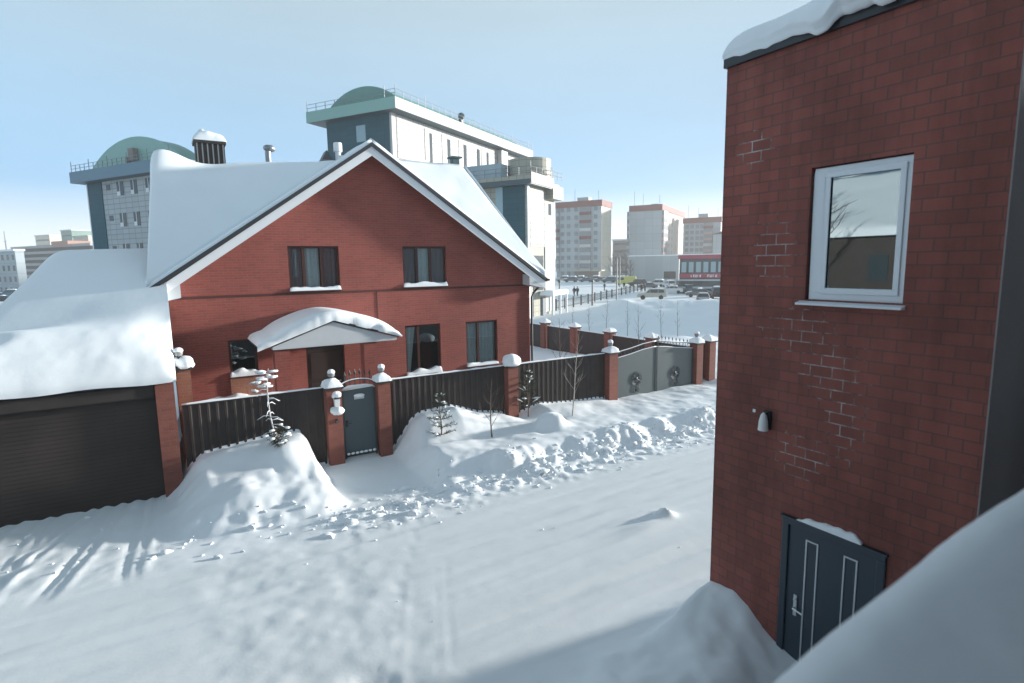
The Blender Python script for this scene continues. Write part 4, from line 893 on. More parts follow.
# snow covered bush behind the fence by the porch
t = thing('snowy_shrub', 'bare shrub with flat pads of snow in the yard by the porch window', 'shrub', (2.0, 16.5, .5)); br, sn = MB(), MB(); rg = random.Random(77)
for k in range(16):
    an = rg.random()*6.28; e_ = Vector((2.0+.5*math.cos(an)*rg.random(), 16.45+.3*math.sin(an), rg.uniform(1.7, 2.75))); br.tube([(2.0, 16.5, .3), ((2.0+e_.x)/2, 16.5, 1.3), e_], [.012, .009, .004], 4)
for (x, y, z, r) in ((1.98, 16.45, 2.62, .1), (1.86, 16.4, 2.34, .11), (2.12, 16.4, 2.27, .1), (1.82, 16.4, 2.12, .1), (2.2, 16.35, 2.5, .07), (1.95, 16.35, 2.45, .06)): sn.blob((x, y, z), r, r*.8, .045, int(z*50), .4, 11, 7)
part('branch', br, BARK, t); part('branch_snow', sn, SNOW, t, smooth='all')
#FAR#
# ------------------------------------------------------------------ the district behind: all blocks follow one street grid
GA_ = R(-58.5); UX = Vector((math.cos(GA_), math.sin(GA_), 0)); UY = Vector((-math.sin(GA_), math.cos(GA_), 0))
def corner(px, d): t_ = at_depth(px, 262, d); return Vector((t_.x, t_.y, FZ))
def along(c, d_, px, z=4.):
    lo_, hi_ = 0., 400.; s0 = proj(c+Vector((0, 0, z)))[0]; sg = 1 if proj(c+d_*5+Vector((0, 0, z)))[0] > s0 else -1
    for _ in range(60):
        m_ = (lo_+hi_)/2; q = proj(c+d_*m_+Vector((0, 0, z)))
        if q[2] < 1 or (q[0]-px)*sg > 0: hi_ = m_
        else: lo_ = m_
    return lo_
def ztop(c, py):
    d_ = proj(c)[2]; lo_, hi_ = -5., 120.
    for _ in range(50):
        m_ = (lo_+hi_)/2
        if proj((c.x, c.y, m_))[1] < py: hi_ = m_
        else: lo_ = m_
    return lo_-c.z
def block(name, label, cat, c, group=None): return thing(name, label, cat, c, GA_, group)
TEAL = grid_mat('teal_cladding', (.022, .095, .125), (.015, .06, .08), 1.2, .6, .02)
TEALD = pm('dark_teal_cladding', (.05, .085, .105), .5, .08)
GREENR = pm('green_roof_sheet', (.10, .25, .22), .45, .1, .6)
GREENF = pm('pale_green_fascia', (.22, .40, .36), .5, .06)
BLUEF = pm('blue_fascia', (.11, .20, .27), .5, .06)
PANEL = grid_mat('pale_cladding_panels', (.37, .385, .38), (.19, .205, .205), 1.1, .75, .05)
PANELG = grid_mat('grey_cladding_panels', (.44, .47, .48), (.25, .27, .28), 1.3, .62, .05)
WHITEP = pm('white_render', (.47, .475, .465), .8, .06, .3)
BEIGEP = grid_mat('beige_panels', (.36, .355, .30), (.23, .225, .19), .9, .7, .04)
WINF = pm('far_window_glass', (.06, .075, .085), .05, .3, .5, spec=.35)
WINL = pm('pale_blue_glazing', (.28, .40, .45), .15, .1)
RAIL = pm('thin_steel_rail', (.2, .22, .24), .5, .1)
def win_front(parent, x0, x1, z0, z1, y=0., m=None, name='window', fr=True):
    q = None
    mb = MB(); mb.box(x0, x1, y-.05, y-.004, z0, z1); q = part(name, mb, m or WINF, parent)
    return q
def win_side(parent, y0, y1, z0, z1, x=0., m=None, name='window'):
    mb = MB(); mb.box(x+.004, x+.05, y0, y1, z0, z1); return part(name, mb, m or WINF, parent)
def railing(parent, pts, h=1.0, step=1.6):
    mb = MB()
    for (a, b_) in zip(pts[:-1], pts[1:]):
        a, b_ = Vector(a), Vector(b_); L_ = (b_-a).length; n_ = max(1, int(L_/step))
        for k in range(n_+1): p0 = a.lerp(b_, k/n_); mb.box(p0.x-.03, p0.x+.03, p0.y-.03, p0.y+.03, p0.z, p0.z+h+(.5 if k % 4 == 0 else 0))
        for zz in (h*.5, h): mb.tube([a+Vector((0, 0, zz)), b_+Vector((0, 0, zz))], .03, 4)
    return part('railing', mb, RAIL, parent)
def barrel(mb, x0, x1, y0, y1, z, h, n=20):
    w_ = (x1-x0)/2; r_ = (w_*w_+h*h)/(2*h); cx = (x0+x1)/2; a_ = math.asin(min(1, w_/r_))
    arc = [(cx+r_*math.sin(-a_+2*a_*k/n), z-(r_-h)+r_*math.cos(-a_+2*a_*k/n)) for k in range(n+1)]
    mb.prism([(x, y0, zz) for x, zz in arc], (0, y1-y0, 0))
# tall clinic block with the arched roof
c = corner(397.5, 72); H = ztop(c, 112); W = along(c, -UX, 328, H*.9); D = along(c, UY, 521, H*.95)
rt = block('clinic_building', 'tall teal and white building with a green arched roof behind the house ridge', 'building', c)
mb = MB(); mb.box(-W, 0, 0, D, -1, H); mb2 = MB()
part('wall', mb, WHITEP, rt)
mb = MB(); mb.box(-W-.05, -.35, -.06, -.004, -1, H-.01); fwall = part('front_cladding', mb, TEAL, rt)
mb = MB(); mb.box(.004, .06, .9, D-.5, H-5.3, H-.02); part('side_cladding', mb, PANEL, rt)
def fy(px, z): return along(c, UY, px, z)
for (a, b_) in ((424.6, 429), (441.8, 446.8), (458.6, 463), (481, 486)):
    mb = MB(); ya, yb = fy(a, H-3), fy(b_, H-3); mb.box(.062, .12, ya, yb, H-4.7, H-.6); part('pilaster', mb, WHITEP, rt)
for (a, b_) in ((429.3, 431.8), (447.2, 450), (463.4, 466.2), (476.8, 479.4), (486.4, 488.2), (497, 499), (508, 510)):
    win_side(rt, fy(a, H-3), fy(b_, H-3), H-4.9, H-1.0, .06)
for k, (a, b_) in enumerate(((405, 409.6), (416.4, 420.6), (426.4, 430.6), (436.2, 440), (446, 449.2), (455, 458), (464, 467))):
    win_side(rt, fy(a, H-6.5), fy(b_, H-6.5), H-7.4, H-6.1, 0); win_side(rt, fy(a, H-6.5), fy(b_, H-6.5), H-11.2, H-9.6, 0)
xa = -along(c, -UX, 357, H-2); xb = -along(c, -UX, 366, H-2); win_front(rt, xa, xb, H-3.0, H-1.0, -.06, WINL); win_front(rt, xa, xb, H-7, H-4, -.06, WINL)
OR, OL, OF = 1.6, 2.3, 1.2
mb = MB(); mb.box(-W-OL, OR, -OF, D+1.5, H, H+.12); part('soffit', mb, TEALD, rt)
mb = MB(); mb.box(-W-OL, OR, -OF-.1, -OF, H+.0, H+1.35); part('front_fascia', mb, GREENF, rt)
mb = MB(); mb.box(OR+.001, OR+.1, -OF-.1, D+1.5, H+.0, H+1.3); part('side_fascia', mb, WHITEP, rt)
mb = MB(); mb.box(-W-OL, OR, -OF, D+1.5, H+1.0, H+1.25); rf = part('roof', mb, SNOW_SOFT, rt)
mb = MB(); xl = -along(c+UY*.5, -UX, 327, H+1.5); xr = OR-.35; zt_ = ztop(c+UX*xl*.5, 87); barrel(mb, xl, min(xr, OR-.2), .3, D-2, H+1.2, zt_-H-1.2); part('arched_roof', mb, GREENR, rf, smooth=25)
railing(rt, [(-W-OL+.1, -OF+.05, H+1.35), (OR, -OF+.05, H+1.35), (OR, D+1.3, H+1.3)], .9, 1.5)
mb = MB(); yy = fy(455, H+2); mb.box(OR-1, OR-.5, yy, yy+.5, H+1.3, H+2.2); mb.blob((OR-.7, yy+.2, H+2.5), .5, .5, .5, 3, .1); part('roof_dish', mb, TEALD, rf)
mb = MB(); mb.box(.0, .9, fy(497, H-1), fy(503, H-1), H-2.8, H-.1); part('roof_vent_box', mb, pm('pale_grey_metal', (.4, .42, .43), .5), rt)
# lower clinic wing with the stepped cornice
c = corner(528, 62); H = ztop(c, 185); D = along(c, UY, 554, H*.5)
lb = block('clinic_wing', 'lower teal and beige wing with a stepped cornice beside the white tower block', 'building', c)
mb = MB(); mb.box(-14, 0, 0, D, -1, H); part('wall', mb, BEIGEP, lb)
xt = -along(c, -UX, 503, H*.9); x2 = -along(c, -UX, 496, H*.9); x3 = -along(c, -UX, 487, H*.9)
mb = MB(); mb.box(xt, -.3, -.08, -.004, 2.6, H-.01); part('front_cladding', mb, TEAL, lb)
mb = MB(); mb.box(x2, xt-.01, -.08, -.004, 2.6, H-.01); part('glazed_strip', mb, WINL, lb)
mb = MB(); mb.box(.0, .14, -.14, .25, -1, H-.02); part('corner_pipe', mb, WHITE, lb)
def fy(px, z): return along(c, UY, px, z)
y1 = fy(544, H*.7); mb = MB(); mb.box(.004, .1, .5, y1, H*.55, H-.3); part('side_cladding', mb, PANEL, lb)
mb = MB(); mb.box(.004, .12, y1+.05, D-.02, .5, H-1.3); part('white_bay', mb, WHITEP, lb)
for k in range(3): win_side(lb, fy(533, 5), fy(543, 5), 3.1+k*2.5, 4.5+k*2.5, 0, WINF)
win_side(lb, fy(547.5, H*.9), fy(550, H*.9), H-2.8, H-1.5, .12)
mb = MB(); mb.box(-14.6, .9, -1.0, fy(545, H), H, H+.5); part('soffit', mb, TEALD, lb)
mb = MB(); mb.box(-14.6, .95, -1.05, -.99, H+.5, H+.9); mb.box(.93, 1.0, -1.05, fy(546, H), H+.1, H+1.2); part('cornice', mb, BEIGEP, lb)
mb = MB(); mb.box(-.4, .9, fy(546, H)+.01, D+.8, H-1.0, H+.5); part('lower_cornice', mb, BEIGEP, lb)
mb = MB(); mb.box(-14, .7, -.8, D, H+.51, H+.7); rf = part('roof', mb, SNOW_SOFT, lb)
mb = MB(); mb.box(-14, -3.6, .8, D-2, H+.7, H+2.7); part('roof_storey', mb, pm('pale_blue_sheet', (.30, .39, .43), .5, .15, .8), lb)
mb = MB(); mb.lathe((-1.6, 4.2, H+.7), [(2.4, 0), (2.4, 2.6)], 24); mb.box(-1.4, .3, 4, D-1, H+.7, H+2.2); part('roof_drum', mb, BEIGEP, lb)
railing(lb, [(-13, -.9, H+.9), (.85, -.9, H+.9), (.85, D+.6, H+1.2)], .9, 1.3)
mb = MB(); mb.box(.15, 1.8, D-4.5, D+.2, 2.5, 2.8); mb.snow((.15, D-4.5, 2.801), (1.8, D-4.5, 2.801), (1.8, D+.2, 2.801), (.15, D+.2, 2.801), .25, 8, 8, (.2, .2, .2, .2), 2); part('entrance_canopy', mb, SNOW, lb)
for yy in (D-4.2, D-2, D+0):
    mb = MB(); mb.lathe((1.6, yy, -.4), [(.14, 0), (.14, 2.9)], 10); part('column', mb, WHITE, lb)
mb = MB(); mb.box(.01, .1, D-4, D-2.4, -.3, 2.2); part('door', mb, TEALD, lb)
# left clinic tower
c = corner(97, 74); H = ztop(c, 184)
lt = block('clinic_tower', 'teal trimmed pale tower with a green arched roof left of the house chimney', 'building', c)
W = 19; mb = MB(); mb.box(0, W, 0, 18, -1, H); part('wall', mb, PANELG, lt)
def fx(px, z): return along(c, UX, px, z)
xs_ = fx(101.5, H); mb = MB(); mb.box(-.1, xs_, -.1, -.004, -1, H-.01); part('corner_cladding', mb, TEAL, lt)
for z0, z1 in ((H-3.4, H-.6), (H-6.8, H-4.6), (H-10.4, H-7.8)): mb = MB(); mb.box(-.9, -.11, .4, 3, z0, z1); part('side_bay', mb, TEAL, lt)
mb = MB(); mb.box(-.3, -.11, -.12, .38, -1, H-.02); part('corner_pipe', mb, WHITE, lt)
for r_ in range(4):
    zt_ = H-.1-r_*3.75
    for (a, b_, z0, z1) in ((106, 109.5, 1.0, .35), (116.3, 122.6, 1.8, .15), (130.2, 136.2, 1.8, .15), (145, 151, 1.8, .15)):
        q = win_front(lt, fx(a, H), fx(b_, H), zt_-z0, zt_-z1, 0, WINF); xa, xb = fx(a, H), fx(b_, H)
        if b_-a > 5: mb = MB(); mb.box(xa+(xb-xa)*.42, xa+(xb-xa)*.5, -.07, -.051, zt_-z0, zt_-z1); mb.box(xa, xa+(xb-xa)*.4, -.07, -.051, zt_-z0, zt_-z0+.5); part('mullion', mb, WHITE, q)
mb = MB(); mb.box(-1.2, W+1, -1.3, 19, H, H+.12); part('soffit', mb, TEALD, lt)
mb = MB(); mb.box(-1.2, W+1, -1.4, -1.3, H, H+1.35); mb.box(-1.3, -1.2, -1.4, 19, H, H+1.35); part('front_fascia', mb, BLUEF, lt)
mb = MB(); mb.box(-1.2, W+1, -1.29, 19, H+1.0, H+1.25); rf = part('roof', mb, SNOW_SOFT, lt)
c1 = c-UY*0; xl = fx(90, H+1.5)-.6; xr = fx(180, H+3); zt_ = ztop(c+UX*(xl+xr)*.45, 139); mb = MB(); barrel(mb, xl, xr, .4, 3, H+1.2, zt_-H-1.2); part('arched_roof', mb, GREENR, rf, smooth=25)
mb = MB(); barrel(mb, xl-.1, xr+.15, .25, .39, H+1.2, zt_-H-1.05); part('arch_trim', mb, GREENF, rf, smooth=25)
railing(lt, [(-1.1, -1.2, H+1.35), (W, -1.2, H+1.35)], .8, 1.0)
mb = MB(); xa = fx(131, H+3); mb.box(xa, xa+1.05, -.4, .2, H+1.9, H+3.3); mb.box(xa-.5, xa-.1, -.5, .1, H+1.2, H+2.3); part('roof_cabinet', mb, pm('brown_grey_sheet', (.2, .17, .16), .6), rf)

# ------------------------------------------------------------------ apartment blocks
PGREY = grid_mat('shade_blue_panels', (.36, .41, .44), (.25, .28, .3), 3.2, 2.8, .06)  # blue of the shaded fronts is put into the colour
PWARM = grid_mat('sun_warm_panels', (.46, .44, .37), (.33, .31, .27), 3.2, 2.8, .05)  # warmth of the sunlit flanks is put into the colour
REDP = pm('brick_red_sheet', (.15, .033, .03), .7, .12, .4)
WINA = pm('pale_flat_window', (.15, .18, .2), .3, .25, .5)
PINK = pm('faded_pink_panel', (.36, .27, .26), .7, .1, .4)
WIN_ME = {}
def small_windows(parent, spots, side=False, w_=1.3, h_=1.4):
    key = (side, w_, h_)
    for k, (a, z) in enumerate(spots):
        if key not in WIN_ME:
            mb = MB(); mb.box(*((.004, .06, -w_/2, w_/2) if side else (-w_/2, w_/2, -.06, -.004)), -h_/2, h_/2)
            o_ = part('window', mb, WINA, parent); WIN_ME[key] = o_.data
        else:
            o_ = bpy.data.objects.new('window', WIN_ME[key]); COL.objects.link(o_); o_.parent = parent
        o_.location = (0, a, z) if side else (a, 0, z)
def loggia(parent, x0, x1, floors, z0, fh, cols, side=False, out=.9):
    for k in range(floors):
        z = z0+k*fh
        mb = MB()
        bx_ = (lambda a, b_, d0, d1, za, zb: mb.box(d0, d1, a, b_, za, zb)) if side else (lambda a, b_, d0, d1, za, zb: mb.box(a, b_, -d1, -d0, za, zb))
        bx_(x0, x1, .004, out, z, z+1.1); q = part('balcony', mb, cols[k % len(cols)], parent)
        mb = MB()
        bx_ = (lambda a, b_, d0, d1, za, zb: mb.box(d0, d1, a, b_, za, zb)) if side else (lambda a, b_, d0, d1, za, zb: mb.box(a, b_, -d1, -d0, za, zb))
        bx_(x0+.05, x1-.05, .004, out-.1, z+1.101, z+fh-.02); part('glazing', mb, WINA, q)
def apartment(name, label, px, d, pxl, pxr, py, front, side, group='apartment blocks in the distance'):
    c_ = corner(px, d); H_ = ztop(c_, py); W_ = along(c_, -UX, pxl, H_*.5); D_ = along(c_, UY, pxr, H_*.5) if pxr else 14
    t_ = block(name, label, 'apartment block', c_, group)
    mb = MB(); mb.box(-W_, 0, 0, D_, -3, H_-2.2); part('wall', mb, [front], t_)
    mb = MB(); mb.box(.001, .05, .0, D_, -3, H_-2.2); part('side_wall', mb, side, t_)
    mb = MB(); mb.box(-W_-.25, .35, -.3, D_+.3, H_-2.19, H_); rf_ = part('parapet', mb, REDP, t_)
    mb = MB(); mb.box(-W_*.6, -W_*.35, D_*.3, D_*.6, H_, H_+1.6); part('lift_house', mb, front, rf_)
    for k, f_ in enumerate((.1, .62, .9)): mb = MB(); mb.tube([(-W_*f_, 2, H_), (-W_*f_, 2, H_+3.5+k)], .07, 4); part('antenna', mb, RAIL, rf_)
    return t_, W_, D_, H_
t1, W, D, H = apartment('apartment_block', 'pale apartment block, front tinted blue for shade, with a red parapet nearest the teal clinic', 601, 205, 556.5, 611, 199.5, PGREY, PWARM)
fh = (H-2.4)/9; n = 9
small_windows(t1, [(-W*f_, .9+fh*(k+.5)) for k in range(n) for f_ in (.86, .72, .55, .12)], False, 1.4, 1.5)
loggia(t1, -W*.46, -W*.22, n-1, fh*1.0+.2, fh, [WHITEP, WHITEP, PGREY, WHITEP, REDP, WHITEP, REDP, REDP])
loggia(t1, -W-.0, -W*.93, n-1, fh*1.0+.2, fh, [PGREY, PGREY, WHITEP, PGREY, REDP, REDP, PINK, PGREY])
mb = MB(); mb.box(-W*.6, 1.5, -4, -.01, 3.2, 3.6); part('entrance_canopy', mb, PWARM, t1)
mb = MB(); mb.box(-W*.5, 0, -2.5, -.02, -2, 3.15); part('shop_front', mb, pm('brown_shop_front', (.16, .13, .12), .6, .3, 1), t1)
t2, W, D, H = apartment('apartment_block', 'grey apartment block with a blank end wall and sunlit flank of windows', 660.6, 215, 629.5, 684, 204, PGREY, pm('sun_peach_panels', (.50, .43, .37), .8, .08, .3))  # sunlight on the flank is put into its peach colour
fh = (H-2.4)/9
small_windows(t2, [(D*f_, fh*(k+.5)) for k in range(2, 9) for f_ in (.30, .42, .62, .74, .93)], True, 2.0, 1.5)
loggia(t2, .5, D*.17, 8, fh+.2, fh, [PINK, WHITEP, PINK, PINK], True)
loggia(t2, -W-.9, -W-.001, 8, fh+.2, fh, [PGREY, PGREY])
t3, W, D, H = apartment('apartment_block', 'apartment block with pink balconies behind the low glass shop', 719.5, 235, 683, 721, 216.5, PGREY, PWARM)
fh = (H-2.4)/9
small_windows(t3, [(-W*f_, fh*(k+.5)) for k in range(2, 9) for f_ in (.9, .76, .62, .5)], False, 1.4, 1.5)
loggia(t3, -W*.44, -W*.2, 8, fh+.2, fh, [PINK, PINK, PINK, PINK, WHITEP, PINK, PINK, REDP])
# blank low building before the second block
c = corner(679, 170); H = ztop(c, 255.5); W = along(c, -UX, 628, 8)
t = block('panel_hall', 'plain grey windowless hall between the parked cars and tall flats', 'building', c)
mb = MB(); mb.box(-W, 0, 0, 16, -3, H); part('wall', mb, grid_mat('grey_hall_panels', (.36, .39, .40), (.3, .33, .34), 2.5, 9, .06), t); mb = MB(); mb.snow((-W-.2, -.2, H), (.2, -.2, H), (.2, 16, H), (-W-.2, 16, H), .3, 10, 6, (.3, .3, .3, .3), 3); part('roof_snow', mb, SNOW_SOFT, t, smooth='all')
for k, f_ in enumerate((.12, .22)): mb = MB(); mb.box(-W*f_-1, -W*f_+1, -.05, -.004, 1, 3.2); part('door', mb, DARKM, t)
# five storey block far behind
c = corner(631, 270); H = ztop(c, 240); W = along(c, -UX, 612.5, 8)
t = block('brick_flats', 'low brownish block of flats in the gap between the two tall blocks', 'apartment block', c)
mb = MB(); mb.box(-W, 0, 0, 14, -3, H); part('wall', mb, pm('brown_grey_brick', (.24, .2, .19), .85, .12, .3), t); mb = MB(); mb.box(-W-.4, .4, -.4, 14.4, H, H+.7); part('roof', mb, SNOW_SOFT, t)
fh = H/5
for k in range(5): mb = MB(); mb.box(-W+1, -1, -.08, -.004, fh*k+1.0, fh*k+2.2); part('window_band', mb, WINF, t)
c = corner(724, 230); t = block('distant_tower', 'thin slice of a grey tower block beside the dark brick building', 'apartment block', c); mb = MB(); mb.box(-4.5, 3, 0, 14, -3, ztop(c, 234)); part('wall', mb, PGREY, t); mb = MB(); mb.prism([(-5, -.3, ztop(c, 234)), (3.5, -.3, ztop(c, 234)), (-.8, -.3, ztop(c, 231))], (0, 14, 0)); part('roof', mb, DARKM, t)
# glass shop with red trim
c = corner(735, 105); H = ztop(c, 254); W = along(c, -UX, 679.5, 5)
sh = block('glass_shop', 'two storey glass shop with a red roof band and a red sign', 'shop', c)
mb = MB(); mb.box(-W, 0, 0, 14, -2, H); part('wall', mb, pm('dark_shop_wall', (.06, .075, .085), .5, .2, .4), sh)
mb = MB(); mb.box(-W-.2, .2, -.3, 14, H-.75, H); part('roof_band', mb, pm('crimson_band', (.33, .05, .09), .5, .1, .5), sh)
mb = MB(); mb.snow((-W-.2, -.3, H), (.2, -.3, H), (.2, 14, H), (-W-.2, 14, H), .15, 10, 6, (.1, .1, .1, .1), 3); part('roof_snow', mb, SNOW_SOFT, sh, smooth='all')
nW = 7
for k in range(nW):
    x0 = -W+.4+k*(W-.6)/nW; win_front(sh, x0, x0+(W-.6)/nW*.66, H-3.3, H-1.35, 0, WINL, 'window')
mb = MB(); mb.box(-W, 0, -.22, -.004, H-4.4, H-3.55); sg = part('sign_board', mb, MATS['crimson_band'], sh)
mb = MB(); rg = random.Random(4); x = -W*.78
for k in range(16):
    w_ = rg.uniform(.22, .42)
    if k not in (5, 6, 11):
        z0 = H-4.22; z1 = H-3.75; mb.box(x, x+.1, -.26, -.222, z0, z1)
        if k % 3: mb.box(x+w_-.1, x+w_, -.26, -.222, z0, z1)
        mb.box(x+.1, x+w_-.1, -.258, -.222, z1-.11, z1) if k % 2 else mb.box(x+.1, x+w_-.1, -.258, -.222, z0, z0+.11)
    x += w_+.14
part('sign_lettering', mb, WHITE, sg)
mb = MB(); mb.box(-W+.3, -.3, -.1, -.004, .2, H-4.9); part('shop_glazing', mb, WINF, sh)
for z in (1.0, 2.4): mb = MB(); mb.box(-W, 0, -.8, -.11, z, z+.3); part('canopy_strip', mb, pm('pale_blue_band', (.36, .45, .5), .5), sh)

# ------------------------------------------------------------------ far left
c = corner(16, 150); t = block('office_block', 'small pale four storey block at the far left edge', 'building', c); H = ztop(c, 251)
mb = MB(); mb.box(-30, 0, 0, 2, -4, H); part('wall', mb, PGREY, t); mb = MB(); mb.box(-30.3, .3, -.3, 2.2, H, H+.5); part('roof', mb, SNOW_SOFT, t)
for r_ in range(4):
    for k in range(5): win_front(t, -1.9-k*2.9, -.8-k*2.9, H-2.3-r_*2.9, H-.9-r_*2.9)
c = corner(92, 215); t = block('parking_deck', 'long grey parking deck with striped open storeys behind the garage roof', 'building', c); H = ztop(c, 243); W = along(c, -UX, 14, 5)
mb = MB(); mb.box(-W+.5, -.5, 1, 20, -6, H-.3); part('core_wall', mb, pm('dark_deck_inside', (.07, .075, .08), .8, .2, .2), t)
for k in range(8): mb = MB(); z = H-.9-k*2.35; mb.box(-W, 0, 0, 21, z, z+1.0); part('deck_band', mb, pm('grey_deck_band', (.34, .33, .33), .7, .1, .2), t)
mb = MB(); mb.box(-W*.45, -W*.25, -.1, 8, H-.8, H+1.4); part('stair_house', mb, pm('pink_brick_far', (.38, .22, .18), .8), t)
for (nm, lb_, px0, px1, py, dd, mt) in (('cream_block', 'cream coloured block with a flat roof left of the clinic tower', 91, 76.5, 236.5, 260, pm('cream_render', (.55, .5, .4), .8, .05)),
        ('green_block', 'green glazed building top rising behind the parking deck', 75, 65, 230.5, 300, pm('green_glazing', (.10, .2, .17), .4, .2, .2)),
        ('yellow_block', 'small pale yellow block on the skyline above the parking deck', 52.5, 39, 235.5, 330, MATS['cream_render'])):
    c = corner(px0, dd); H = ztop(c, py); W = along(c, -UX, px1, 8); t = block(nm, lb_, 'building', c); mb = MB(); mb.box(-W, 0, 0, 14, -6, H); part('wall', mb, mt, t); mb = MB(); mb.box(-W-.3, .3, -.3, 14.3, H, H+.6); part('roof', mb, WHITEP, t)
    for r_ in range(3): mb = MB(); mb.box(-W+1, -1, -.06, -.004, H-3-r_*3.2, H-2-r_*3.2); part('window_band', mb, WINF, t)
c = corner(8, 300); t = block('radio_mast', 'thin lattice mast on the left skyline', 'mast', c); mb = MB(); H = ztop(c, 231)
mb.tube([(0, 0, 0), (0, 0, H)], [.5, .15], 4); part('pole', mb, RAIL, t); mb = MB(); mb.box(-1.2, 1.2, -.1, .1, H*.8, H*.8+.3); part('crossbar', mb, RAIL, t)
# low hills closing the horizon
h_ = MB(); nA = 160
def hill(u, v):
    az = R(-60+u*200); r_ = 900+v*300; z = -3+(26*(.5+.5*float(fbm(u*18, 3.3, 4)))+6)*math.sin(v*math.pi*.5)
    return (r_*math.sin(az), r_*math.cos(az), z)
h_.grid(hill, nA, 6); o = part('hills', h_, pm('wooded_hills', (.16, .18, .19), .95, .3, .02), smooth='all'); o['kind'] = 'structure'; o['label'] = 'low wooded rise along the horizon'

# ------------------------------------------------------------------ cars
def car_meshes(kind, col):
    """side outline: (x, z, half width)"""
    if kind == 'suv':
        O = [(-2.3, .45, .86), (-2.35, .8, .9), (-2.3, 1.08, .9), (-2.22, 1.12, .88), (-1.95, 1.68, .7), (-1.7, 1.76, .68), (.2, 1.78, .68), (.45, 1.7, .68), (1.05, 1.12, .86), (2.1, 1.0, .86), (2.3, .85, .84), (2.35, .5, .82), (2.25, .38, .82), (-2.2, .38, .84)]
        sw = [(-2.0, 1.14, -1.83, 1.6), (-.95, 1.14, -.95, 1.66), (.3, 1.14, .3, 1.64), (.92, 1.14, .42, 1.62)]; wr, wx = .37, 1.42
    else:
        O = [(-2.15, .4, .82), (-2.2, .75, .85), (-2.1, .98, .84), (-1.55, 1.02, .84), (-.95, 1.42, .62), (-.5, 1.47, .6), (.25, 1.46, .6), (.5, 1.4, .6), (1.15, .98, .82), (2.0, .86, .8), (2.18, .7, .78), (2.2, .42, .76), (2.1, .32, .76), (-2.05, .32, .78)]
        sw = [(-1.45, 1.03, -.92, 1.36), (-.5, 1.03, -.5, 1.4), (.3, 1.03, .3, 1.38), (1.02, 1.03, .5, 1.34)]; wr, wx = .32, 1.32
    return O, sw, wr, wx
CAR_N = 0
def car(label, x, y, rz, kind, col, snow=.15, group='cars parked across the snowfield'):
    global CAR_N
    CAR_N += 1
    O, sw, wr, wx = car_meshes(kind, col); z0 = gh(x, y)
    t_ = thing('parked_car', label, 'car', (x, y, z0), rz, group, local=True)
    mb = MB(); n_ = len(O); 
    for s_ in (-1, 1): mb.v += [(a, s_*h__, b_) for a, b_, h__ in O]
    for k in range(n_): k2 = (k+1) % n_; mb.f.append((k, k2, n_+k2, n_+k))
    mb.f.append(tuple(range(n_))[::-1]); mb.f.append(tuple(range(n_, 2*n_)))
    m_ = pm('car_paint_%s' % '_'.join(str(int(q*100)) for q in col), col, .3, .05); bd = bevel(part('body', mb, m_, t_, smooth=30), .05)
    mb = MB()
    def hw(z): return np.interp(z, [1.0, 1.12, 1.4, 1.76], [.88, .885, .78, .69] if kind == 'suv' else [.845, .78, .64, .6])
    for s_ in (-1, 1):
        for a, b_ in zip(sw[:-1], sw[1:]):
            mb.face([(a[0]+.04, s_*(hw(a[1])+.012), a[1]), (b_[0]-.04, s_*(hw(b_[1])+.012), b_[1]), (b_[2]-.04, s_*(hw(b_[3])+.012), b_[3]), (a[2]+.04, s_*(hw(a[3])+.012), a[3])])
    iA, iB, iC, iD = (7, 8, 3, 4) if kind == 'suv' else (7, 8, 3, 4)
    for (p0, p1, dx) in ((O[iA], O[iB], .02), (O[iC], O[iD], -.02)):
        mb.face([(p0[0]+dx, -p0[2]*.92, p0[1]-.0), (p0[0]+dx, p0[2]*.92, p0[1]), (p1[0]+dx, p1[2]*.92, p1[1]+.02), (p1[0]+dx, -p1[2]*.92, p1[1]+.02)])
    part('window_glass', mb, WINF, t_, merge=False)
    for sx in (-wx, wx):
        for s_ in (-1, 1):
            mb = MB(); mb.lathe((sx, s_*.78, wr), [(wr*.6, -.11), (wr*.95, -.11), (wr, -.07), (wr, .07), (wr*.95, .11), (wr*.6, .11)], 14, 'y'); wl = part('wheel', mb, pm('tyre_rubber', (.02, .02, .02), .8, .1), t_)
            mb = MB(); mb.lathe((sx, s_*.78, wr), [(wr*.58, -.10), (wr*.58, .10)], 12, 'y'); part('rim', mb, pm('alloy_rim', (.35, .36, .37), .4, metal=.4), wl)
    for s_ in (-1, 1):
        mb = MB(); xx = 2.27 if kind == 'suv' else 2.15; mb.box(xx-.1, xx+.09, s_*.66-.15, s_*.66+.15, .72, .88); part('headlight', mb, LAMPG, t_)
        mb = MB(); xx = -2.32 if kind == 'suv' else -2.17; mb.box(xx-.03, xx+.06, s_*.68-.12, s_*.68+.12, .78, .98); part('tail_light', mb, pm('red_lens', (.3, .02, .02), .3), t_)
    if snow:
        mb = MB(); r0, r1 = (O[5], O[6]); mb.snow((r0[0], -r0[2], r0[1]-.02), (r1[0], -r1[2], r1[1]-.02), (r1[0], r1[2], r1[1]-.02), (r0[0], r0[2], r0[1]-.02), snow, 8, 6, (.3, .3, .25, .25), CAR_N, .2); 
        h0, h1 = O[8], O[9]; mb.snow((h0[0], -h0[2]*.9, h0[1]-.01), (h1[0], -h1[2]*.9, h1[1]-.01), (h1[0], h1[2]*.9, h1[1]-.01), (h0[0], h0[2]*.9, h0[1]-.01), snow*.7, 6, 6, (.2, .2, .2, .2), CAR_N+9, .2); part('snow_cover', mb, SNOW, t_, smooth='all')
    return t_
